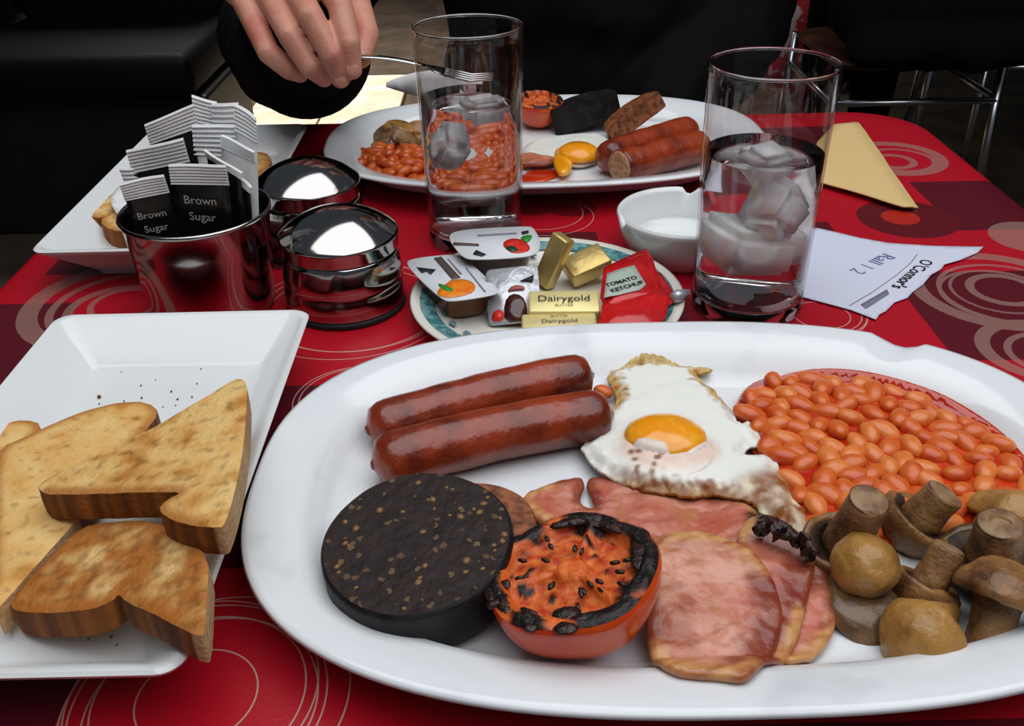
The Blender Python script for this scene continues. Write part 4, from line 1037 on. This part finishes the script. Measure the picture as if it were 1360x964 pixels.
butter(G(779, 352, .0165), (-.15, -.30, .93), (.92, .36, .16), .026, .0185, .010, 'gold_dark', 'crumpled gold butter pat leaning by the upright one')

def pillow(name, px, z, th, m_, label, cat, group, tilt=(0, 0), seed=0):
    out = gxy(px, z); cx = sum(p.x for p in out)/len(out); cy = sum(p.y for p in out)/len(out)
    zf = lambda x, y, d: z+tilt[0]*(x-cx)+tilt[1]*(y-cy)+th*.5*sst(.001, .009, d)+.0007*nz(x, y, seed, 120)
    t = thing(name, label, cat, (cx, cy, z-th/2), group)
    patch('wrapper', out, zf, lambda x, y, d: .0006+th*sst(.001, .009, d), .002, m_, t, None, 0, 0, seed)
    return t, zf
KG = 'ketchup sachets on the teal saucer'
s3, z3 = pillow('ketchup_sachet', [(855, 352), (878, 362), (897, 392), (893, 402), (876, 412), (858, 400)], .0155, .004, 'red_sachet', 'red ketchup sachet mostly hidden under the labelled ketchup sachet', 'sachet', KG, (0, 0), 2)
s1, z1 = pillow('ketchup_sachet', [(802, 358), (830, 347), (858, 337), (866, 346), (878, 378), (882, 398), (840, 400), (804, 406), (797, 390)], .0225, .005, 'red_sachet', 'red sachet with grey label reading tomato ketchup', 'sachet', KG, (0, .1), 4)
lab = gxy([(806, 366), (842, 356), (858, 378), (850, 384), (802, 393)], .0245)
patch('label_panel', lab, lambda x, y, d: z1(x, y, .02)+.0006, .0003, .003, 'sachet_label', s1, None, 0, 0, 2)
pl = G(829, 376, .0255); dx = (G(850, 371, .0255)-G(808, 381, .0255)).normalized()
for k, (w_, sz) in enumerate((('TOMATO', .0047), ('KETCHUP', .0047))):
    dy = Vector((-dx.y, dx.x, 0)); o_ = pl+dy*(.0030-.0062*k)
    nn = Vector((0, -.1, 1)).normalized(); M = frame((o_.x, o_.y, z1(o_.x, o_.y, .02)+.0012), nn, dx); text('printed_word', w_, sz, 'ink_black', M, s1, bold=.0001)
s2, z2 = pillow('ketchup_sachet', [(800, 404), (830, 396), (868, 384), (890, 392), (884, 420), (870, 432), (792, 438)], .0205, .006, 'red_sachet', 'plain red ketchup sachet lying against the oval platter rim', 'sachet', KG, (0, .05), 6)
zg = tube([G(893, 396, .0165), G(903, 392, .017), G(915, 388, .0165)], [.003, .0035, .002], 8)
for v in zg.verts: v.co += Vector((nz(v.co.x, v.co.y, v.co.z, 500), nz(v.co.y, v.co.x, v.co.z, 500), nz(v.co.z, v.co.y, v.co.x, 500)))*.002
obj('torn_foil_end', zg, 'silver_foil', s3)

# ================================================================== receipt and folded napkin
rp = [(1060, 300), (1088, 304), (1140, 316), (1180, 323), (1240, 327), (1306, 328), (1298, 336), (1275, 346), (1254, 352), (1250, 358), (1236, 366), (1226, 378), (1212, 388), (1205, 396), (1188, 402), (1176, 414), (1168, 418), (1163, 425), (1130, 412), (1070, 396), (1040, 388), (1040, 330)]
cr0 = G(1180, 370).xy
rz = lambda x, y, d: .0014+.0006*nz(x, y, 3, 25)
rc = thing('receipt', 'torn white receipt with handwriting lying beside the water glass', 'receipt', (cr0.x, cr0.y, 0))
patch('paper', gxy(rp, .001), rz, .0003, .004, 'receipt', rc, None, 0, 0, 3)
def on_table_text(s_, size, p0, p1, m_, parent, bold=0, sx=1):
    a, b = G(*p0, .0017), G(*p1, .0017); c = (a+b)/2; c.z = rz(c.x, c.y, 0)+.0002
    text('printed_word', s_, size, m_, frame(c, (0, 0, 1), b-a), parent, bold=bold, sx=sx)
on_table_text("O'Connor's", .0105, (1236, 342), (1186, 386), 'ink_black', rc, .0002)
on_table_text('Rall 1 2', .013, (1186, 336), (1130, 364), 'ink_blue', rc)
for q in ([(1218, 338), (1210, 349), (1190, 366), (1160, 387), (1128, 406)],):
    bm = tube([Vector((p.x, p.y, rz(p.x, p.y, 0)+.0002)) for p in [G(a, b, .0015) for a, b in q]], .00025, 6); obj('printed_rule', bm, 'ink_grey', rc)
patch('printed_block', gxy([(1143, 404), (1178, 384), (1181, 390), (1150, 410)], .0016), lambda x, y, d: rz(x, y, 0)+.00025, .0001, .004, 'ink_grey', rc, None, 0, 0, 3)
npx = [(1090, 190), (1112, 166), (1140, 163), (1160, 190), (1190, 235), (1219, 276), (1205, 276), (1160, 262), (1098, 244), (1080, 240)]
npk = thing('paper_napkin', 'folded cream paper napkin with pointed end beside the receipt', 'napkin', G(1140, 220))
for k in range(3):
    sh = .0016*k
    patch('folded_layer', [(p.x-.0012*k, p.y+.0008*k) for p in gxy(npx, .001+sh)], lambda x, y, d, s=sh: .0016+s+.0007*nz(x, y, s*900, 30), .0011, .008, 'napkin', npk, None, 0, .0002, 3)

# ================================================================== breakfast on the rear platter
RG = 'on the rear platter'
rso = gxy([(470, 214), (490, 198), (530, 196), (580, 200), (640, 205), (690, 212), (694, 232), (660, 242), (600, 246), (540, 242), (500, 236), (478, 226)], PF+.003)
rsz = lambda x, y, d: PF+.0025+.003*sst(0, .015, d)
tag(patch('bean_sauce', rso, rsz, lambda x, y, d: max(.0006, rsz(x, y, d)-PF), .005, 'bean_sauce', None, None, 1, 0, 3), 'tomato sauce pool under the beans on the rear platter', 'sauce', None, 'stuff')
rb2 = random.Random(8)
for x, y, d in scatter(rso, None, 110, .0078, rb2, .002):
    bean(bm3 if rb2.random() < .6 else bm1, x, y, rsz(x, y, d)+rb2.uniform(.0, .003), rb2, 'baked bean in the heap on the rear platter', 'baked beans on the rear platter')
def mush_slice(px, py, z, r, nrm, label, seed):
    c = G(px, py, z); M = frame(c, nrm, (1, 0, 0)); bm = bmesh.new()
    pts = [(-.3, -1), (.3, -1), (.28, -.15), (.9, -.25), (1, .15), (.75, .7), (0, .95), (-.75, .7), (-1, .15), (-.9, -.25), (-.28, -.15)]
    P = chaikin([Vector(p) for p in pts], 2); R = []
    for k, z_ in ((.96, -.0018), (1, -.0012), (1, .0012), (.96, .0018)): R.append([M @ Vector((p.x*r*k, p.y*r*k, z_)) for p in P])
    return tag(obj('mushroom_slice', rings_bm(R, True, True, bm), 'mush_cap_gold' if seed % 2 else 'mush_cut'), label, 'mushroom', 'mushroom slices on the rear platter')
for k, (px, py, z, r, nr, lb) in enumerate([(512, 182, .016, .014, (-.5, -.5, .7), 'leaning mushroom slice propped on the rear platter beans'), (530, 172, .021, .013, (.2, -.3, .9), 'fried mushroom slice lying uppermost on the rear platter mushrooms'),
        (536, 188, .017, .011, (.6, -.6, .5), 'short mushroom slice leaning towards the rear water glass'), (556, 176, .017, .012, (.1, -.7, .7), 'mushroom slice next to the rear water glass'), (545, 166, .013, .013, (-.1, .1, .98), 'mushroom slice lying at the back of the rear mushroom heap'), (500, 192, .011, .010, (-.3, .0, .95), 'small mushroom slice at the outer end of the rear heap')]):
    mush_slice(px, py, z, r, nr, lb, k)
tomato(G(716, 134, .030), (.05, -.12, .99), .0205, .0225, 'grilled tomato half on the rear platter beside black pudding', 6, (1, 0, 0), False)
def wedge(name, px, py, z, r, th, nrm, xh, mf, ms, label, cat):
    c = G(px, py, z); disc_food(name, c, nrm, r, th, mf, ms, label, cat, 3, None, .02, None, xh, -.1)
wedge('black_pudding', 782, 168, PF+.0045, .0295, .023, (-.24, .10, .96), (.97, .1, .2), 'pudding_skin', 'pudding_skin', 'dark half slice of black pudding propped on the rear platter', 'black pudding')
wedge('white_pudding', 850, 166, PF+.0125, .027, .015, (-.52, .05, .85), (.8, .35, .5), 'white_pudding', 'white_pudding', 'brown half slice of white pudding beside the rear sausages', 'white pudding')
sausage((798, 212), (922, 172), PF+.0135, .0125, 'whole browned sausage behind the cut sausage on the rear platter', None, .002, seed=11)
sausage((823, 222), (938, 192), PF+.0135, .0128, 'cut sausage showing pale meat on the rear platter', None, .001, cut=0, seed=14)
rz0 = PF+.003
RE = G(752, 203, rz0)
def rec(x, y, d, s): return mixc(mixc(EW, (.8, .78, .7), .5+nz(x, y, 2, 90)), EB, (1-sst(.0005, .004, d+.002*nz(x, y, 1, 200)))*.5)
re_ = thing('fried_egg', 'fried egg with broken running yolk on the rear platter', 'egg', (RE.x, RE.y, PF))
patch('egg_white', gxy([(690, 205), (700, 190), (730, 183), (770, 178), (810, 180), (815, 195), (800, 212), (770, 222), (740, 216), (710, 214)], rz0), lambda x, y, d: rz0+.003*sst(0, .006, d)+.001*nz(x, y, 3, 60), lambda x, y, d: .0015+.003*sst(0, .006, d), .002, 'egg', re_, rec, 2, 0, 3)
yq = G(768, 200, rz0+.006)
obj('yolk', lathe([(.0175, -.001), (.0172, .001), (.0150, .0048), (.0105, .0075), (.0005, .0088)], Matrix.Translation((yq.x, yq.y, rz0+.0028)), 36), 'yolk', re_)
patch('running_yolk', gxy([(738, 200), (752, 206), (762, 220), (756, 234), (742, 236), (734, 222)], rz0), lambda x, y, d: rz0+.0035+.0015*sst(0, .004, d), .003, .002, 'yolk', re_, None, 2, 0, 3)
bacon('bacon', [(688, 208), (700, 204), (722, 207), (738, 210), (730, 217), (706, 217), (688, 216)], PF+.006, lambda x, y: PF+.0075+.001*nz(x, y, 1, 80), .003, 'scrap of bacon beside the broken egg on the rear platter', None, 14, None, .002, .0004, None, .002, 1)
tag(patch('sauce_smear', gxy([(690, 236), (700, 226), (725, 224), (745, 228), (740, 236), (718, 242), (695, 244)], PF), lambda x, y, d: PF+.0002+.0006*sst(0, .003, d), .0006, .003, 'bean_sauce', None, None, 2, 0, 3), 'orange sauce smear beside the running yolk on the rear platter', 'sauce', None, 'stuff')
# ================================================================== the person across the table
def join_meshes(name, lst):
    bm = bmesh.new()
    for me in lst: bm.from_mesh(me)
    out = bpy.data.meshes.new(name); bm.to_mesh(out); bm.free()
    for me in lst: bpy.data.meshes.remove(me)
    return out
wr = D(392, 14, .79)
fing = [
    [(D(318, -12, .705), .0100), (D(357, 70, .668), .0083), (D(384, 92, .672), .0077), (D(398, 98, .682), .0066)],
    [(D(345, -28, .700), .0105), (D(386, 48, .655), .0090), (D(412, 88, .660), .0083), (D(430, 103, .672), .0070)],
    [(D(378, -38, .697), .0108), (D(413, 22, .648), .0093), (D(440, 73, .652), .0085), (D(452, 104, .664), .0072)],
    [(D(418, -42, .700), .0108), (D(451, 6, .655), .0093), (D(463, 58, .652), .0085), (D(468, 92, .660), .0072)],
    [(D(432, -20, .765), .0150), (D(470, -4, .710), .0118), (D(486, 46, .685), .0100), (D(479, 76, .672), .0080)]]
palm = [[(wr, .026), (f[0][0], .0125 if i < 4 else .015)] for i, f in enumerate(fing)]
palm += [[(fing[i][0][0], .0105), (fing[i+1][0][0], .0105)] for i in range(3)]
elb = Vector((-.245, 1.07, .035))
hand_me = blob_mesh(fing+palm+[[(wr, .026), (wr.lerp(elb, .35), .03)]], .0014, 3)
HC = Vector((.10, 1.15, .52))
body_me = blob_mesh([[((.10, 1.2, -.14), .13), ((.10, 1.2, .1), .135), ((.10, 1.2, .27), .1), ((.10, 1.18, .38), .055), ((.10, 1.165, .46), .055)],
                     [((-.06, 1.2, .27), .06), ((.25, 1.2, .27), .06)], [((-.06, 1.2, .27), .055), (elb, .04), (wr.lerp(elb, .3), .032)],
                     [((.26, 1.2, .27), .055), ((.265, 1.14, .02), .04), ((.17, 1.03, -.04), .032), ((.11, .99, -.06), .028)],
                     [((.05, 1.2, -.18), .085), ((.02, .80, -.22), .055), ((.02, .84, -.66), .042)], [((.21, 1.2, -.18), .085), ((.24, .80, -.22), .055), ((.24, .84, -.66), .042)]],
                    .009, 3, [(HC, (.074, .092, .112), None), (HC+Vector((0, -.03, -.06)), (.055, .06, .06), None), (HC+Vector((0, -.093, -.012)), (.014, .02, .022), None),
                              (HC+Vector((-.075, .008, -.01)), (.01, .02, .03), None), (HC+Vector((.075, .008, -.01)), (.01, .02, .03), None)])
p1_ = thing('person', 'person in a black jacket holding a fork above the rear platter', 'person', (.1, 1.2, FLZ))
bme = join_meshes('body', [hand_me, body_me]); finish(bme, 'skin'); link('body', bme, p1_)
for f, up in ((fing[3], .0), (fing[2], .0)):
    tip, dip = f[3][0], f[2][0]; d = (tip-dip).normalized(); nrm_ = (CAM-tip).normalized(); nrm_ = (nrm_-d*nrm_.dot(d)).normalized()
    b = bmesh.new(); bmesh.ops.create_uvsphere(b, u_segments=12, v_segments=8, radius=1, matrix=frame(tip+nrm_*.0056-d*.001, nrm_, d) @ Matrix.Diagonal((.0058, .0046, .0016, 1))); obj('fingernail', b, 'nail', p1_)
for sx in (-1, 1):
    e = HC+Vector((sx*.03, -.078, .008))
    b = bmesh.new(); bmesh.ops.create_uvsphere(b, u_segments=14, v_segments=10, radius=.012, matrix=Matrix.Translation(e)); obj('eye', b, 'eye_white', p1_)
    b = bmesh.new(); bmesh.ops.create_uvsphere(b, u_segments=12, v_segments=8, radius=.0055, matrix=Matrix.Translation(e+Vector((0, -.0085, 0)))); obj('iris', b, 'eye_dark', p1_)
b = bmesh.new(); bmesh.ops.create_uvsphere(b, u_segments=14, v_segments=8, radius=1, matrix=Matrix.Translation(HC+Vector((0, -.084, -.058))) @ Matrix.Diagonal((.024, .01, .008, 1))); obj('mouth', b, 'lip', p1_)
hm = blob_mesh([[(HC+Vector((0, .02, .06)), .06), (HC+Vector((0, .05, -.02)), .055)]], .007, 3, [(HC+Vector((0, .018, .03)), (.082, .092, .1), None)]); finish(hm, 'hair'); link('hair', hm, p1_)
cuff = D(402, 66, .765)
def ripple(me, s, amp, zone=None):
    k = len(me.vertices); co_ = np.empty(k*3, dtype=np.float32); me.vertices.foreach_get('co', co_); nn = np.empty(k*3, dtype=np.float32); me.vertex_normals.foreach_get('vector', nn)
    co_ = co_.reshape(-1, 3); f = np.array([nz(x, y*1.3, z*.8, s, 2) for x, y, z in co_.tolist()])
    me.vertices.foreach_set('co', (co_+nn.reshape(-1, 3)*(amp*f)[:, None]).astype(np.float32).ravel()); me.update()
jk = blob_mesh([[((.10, 1.21, -.10), .18), ((.10, 1.21, .05), .18), ((.10, 1.21, .24), .15)], [((-.07, 1.21, .28), .085), ((.26, 1.21, .28), .085)],
                [((-.07, 1.21, .26), .085), (elb, .066), (cuff.lerp(elb, .25), .058), (cuff, .050)], [((.27, 1.21, .26), .08), ((.265, 1.14, .02), .066), ((.17, 1.03, -.04), .052)]], .008, 3)
ripple(jk, 14, .012); ripple(jk, 40, .004); finish(jk, 'jacket'); link('jacket', jk, p1_)
cd_ = (cuff-elb).normalized()
obj('cuff', lathe([(.046, -.012), (.0515, -.010), (.0525, 0), (.0515, .006), (.047, .0075), (.042, .004)], frame(cuff+cd_*.018, cd_), 40), 'jacket', p1_)
tr = blob_mesh([[((.05, 1.2, -.18), .10), ((.03, .98, -.205), .088), ((.02, .80, -.225), .068), ((.02, .84, -.64), .056)], [((.21, 1.2, -.18), .10), ((.23, .98, -.205), .088), ((.24, .80, -.225), .068), ((.24, .84, -.64), .056)]], .01, 3); finish(tr, 'trousers'); link('trousers', tr, p1_)
for x in (.02, .24):
    sh = blob_mesh([[((x, .87, -.70), .04), ((x, .74, -.712), .032)]], .008, 2); finish(sh, 'shoe'); link('shoe', sh, p1_)

# the fork in the hand
fa, fb = D(452, 74, .664), D(604, 100, .668)
fk = thing('fork', 'steel fork held in the hand above the rear platter', 'fork', fa)
def flat_tube(path, w, h, upv=Vector((0, 0, 1))):
    R = []
    for i, p in enumerate(path):
        t = (path[min(i+1, len(path)-1)]-path[max(i-1, 0)]).normalized(); s_ = t.cross(upv).normalized(); u_ = s_.cross(t)
        R.append([p+s_*w[i]*math.cos(k*math.pi/6)+u_*h*math.sin(k*math.pi/6) for k in range(12)])
    return rings_bm(R)
fd = (fb-fa); fpt = [fa+fd*u+Vector((0, 0, .004*math.sin(u*math.pi))) for u in [i/12 for i in range(13)]]
obj('handle', flat_tube(fpt[:10], [.0055-.0003*i for i in range(10)], .0012), 'fork_metal', fk)
obj('fork_head', flat_tube(fpt[9:12], [.0026, .008, .0105], .0011), 'fork_metal', fk)
sd = fd.normalized().cross(Vector((0, 0, 1))).normalized()
for k in range(4):
    o_ = fpt[11]+sd*(k-1.5)*.0055; obj('tine', tube([o_, o_+fd.normalized()*.018+Vector((0, 0, -.001)), o_+fd.normalized()*.034+Vector((0, 0, .003))], [.0014, .0012, .0005], 8), 'fork_metal', fk)
# white napkin at the person's waist
na = [(508, 114), (530, 104), (560, 96), (600, 96), (640, 104), (640, 128), (590, 130), (556, 127), (530, 121)]
Mn = Matrix(((1, 0, 0, 0), (0, 0, -1, .985), (0, 1, 0, 0), (0, 0, 0, 1)))
nap = patch('cloth_napkin', [(GY(a, b_, .985).x, GY(a, b_, .985).z) for a, b_ in na], lambda x, y, d: .004*nz(x, y, 3, 25), .004, .01, 'white_paper', None, None, 1, .001, 3, Mn)
tag(nap, 'white napkin at the waist of the person in the black jacket', 'napkin')

# ================================================================== background chairs, second person, bag
def chair(x, y, rz, label, back=True):
    c = thing('bistro_chair' if back else 'bistro_stool', label, 'chair' if back else 'stool', (0, 0, FLZ), 'bistro chairs behind the table' if back else None); sz = -.29
    obj('seat', rings_bm([[Vector((p.x, p.y, z)) for p in superell(.20-d, .20-d, 5, 40)] for d, z in ((.012, sz-.018), (0, sz-.010), (0, sz-.004), (.012, sz))]), 'wood', c)
    for sx in (-1, 1):
        obj('leg', tube([(sx*.185, -.185, sz-.012), (sx*.19, -.19, -.5), (sx*.2, -.2, FLZ)], .011, 12), 'chrome', c)
        obj('leg', tube([(sx*.185, .185, sz-.012), (sx*.19, .2, -.5), (sx*.2, .215, FLZ)], .011, 12), 'chrome', c)
        obj('side_rail', tube([(sx*.19, -.19, sz-.09), (sx*.19, .19, sz-.09)], .008, 10), 'chrome', c)
        if back: obj('back_post', tube([(sx*.185, .185, sz-.02), (sx*.18, .21, -.1), (sx*.17, .24, .14)], .011, 12), 'chrome', c)
    obj('cross_rail', tube([(-.19, -.19, sz-.09), (.19, -.19, sz-.09)], .008, 10), 'chrome', c)
    R = []
    for i in range(15):
        u = i/14*2-1; R.append([Vector((u*.19, .215+.035*(1-u*u)+(.012 if k in (0, 1) else 0)-.006, z)) for k, z in ((0, -.06), (1, .13), (2, .13), (3, -.06))])
    if back: obj('backrest', rings_bm(R), 'wood', c, False)
    c.location = (x, y, FLZ); c.rotation_euler = (0, 0, rz); return c
lg = D(1295, 150, 2.5)
chair(lg.x+.19, lg.y+.19, 0, 'empty bistro chair with chrome legs and wooden seat')
chair(.12, 1.26, 0, 'bistro chair under the person in the black jacket')
chair(.94, 2.37, 0, 'chrome legged stool carrying the person in the brown coat', False)
p2_ = thing('person', 'person in a dark brown coat seated with back to the table', 'person', (.94, 2.3, FLZ))
hp = Vector((.94, 2.31, -.075)); kn = Vector((.92, 2.76, -.18)); ft = Vector((.93, 2.86, -.69))
b2 = blob_mesh([[(hp, .14), (hp+Vector((0, .03, .4)), .13), (hp+Vector((0, .03, .52)), .055), (hp+Vector((0, .02, .6)), .055)], [(hp+Vector((-.2, .03, .42)), .05), (hp+Vector((.2, .03, .42)), .05)],
                [(hp, .09), (kn, .06), (ft, .042)], [(hp+Vector((.1, -.05, 0)), .09), (kn+Vector((.14, -.02, 0)), .06), (ft+Vector((.14, -.06, 0)), .042)]], .012, 3,
               [(hp+Vector((0, .03, .72)), (.075, .092, .112), None)])
finish(b2, 'skin'); link('body', b2, p2_)
hm2 = blob_mesh([[(hp+Vector((0, .0, .74)), .085), (hp+Vector((0, -.03, .66)), .07)]], .01, 3, [(hp+Vector((0, .01, .75)), (.083, .09, .1), None)]); finish(hm2, 'hair'); link('hair', hm2, p2_)
ct = blob_mesh([[(hp+Vector((-.16, -.215, -.16)), .05), (hp+Vector((.16, -.215, -.16)), .05)], [(hp+Vector((-.14, -.14, -.08)), .10), (hp+Vector((.14, -.14, -.08)), .10)], [(hp+Vector((0, 0, -.0)), .20), (hp+Vector((0, .03, .3)), .19), (hp+Vector((0, .03, .44)), .12)], [(hp+Vector((-.2, .03, .42)), .085), (hp+Vector((-.2, .1, .1)), .075), (hp+Vector((-.1, .3, .02)), .06)],
                [(hp+Vector((.2, .03, .42)), .085), (hp+Vector((.19, .1, .1)), .07), (hp+Vector((.12, .3, .02)), .06)], [(hp+Vector((.05, .05, -.02)), .17), (hp+Vector((.1, .2, -.04)), .14)]], .012, 3)
ripple(ct, 9, .02); finish(ct, 'coat_brown'); link('coat', ct, p2_)
t2 = blob_mesh([[(hp, .11), (kn, .078), (ft+Vector((0, 0, .015)), .058)], [(hp+Vector((.1, -.05, 0)), .11), (kn+Vector((.14, -.02, 0)), .078), (ft+Vector((.14, -.06, .015)), .058)]], .012, 3); finish(t2, 'trousers'); link('trousers', t2, p2_)
for o_ in (ft, ft+Vector((.14, -.06, 0))):
    sh = blob_mesh([[(o_+Vector((-.02, -.02, -.01)), .042), (o_+Vector((.07, .1, -.018)), .032)]], .008, 2); finish(sh, 'shoe'); link('shoe', sh, p2_)
bn = thing('bench', 'black upholstered bench beyond the plate of rear toast', 'bench', (-1.65, 2.6, FLZ))
obj('bench_base', box(1.84, .42, .36, Matrix.Translation((-1.66, 2.58, FLZ+.18)), .01), 'dark_wood', bn, False)
for k in range(3):
    obj('seat_cushion', box(.60, .50, .11, Matrix.Translation((-2.27+.61*k, 2.56, FLZ+.418)), .03, seg=3), 'black_leather', bn)
    obj('back_cushion', box(.60, .12, .62, Matrix.Translation((-2.27+.61*k, 2.86, FLZ+.76)), .03, seg=3), 'black_leather', bn)
bg = G(1072, 118, FLZ); bgm = mat('red_bag', (168, 26, 32), .5, var=(196, 176, 168), vscale=14, vlo=.56, vhi=.6)
bt = thing('shopping_bag', 'red bag with pale pattern standing on the floor by the bistro chairs', 'bag', (bg.x, bg.y, FLZ))
obj('bag_body', rings_bm([[Vector((bg.x+p.x, bg.y+p.y, z)) for p in superell(a, .07*k, 4, 32)] for a, k, z in ((.15, 1, FLZ), (.16, 1.05, FLZ+.1), (.15, .8, FLZ+.25), (.14, .35, FLZ+.36))]), 'red_bag', bt)
for s_ in (-1, 1):
    obj('handle', tube(bez((bg.x-.06, bg.y+.02*s_, FLZ+.35), (bg.x, bg.y+.03*s_, FLZ+.56), (bg.x+.06, bg.y+.02*s_, FLZ+.35)), .006, 8), 'red_bag', bt)
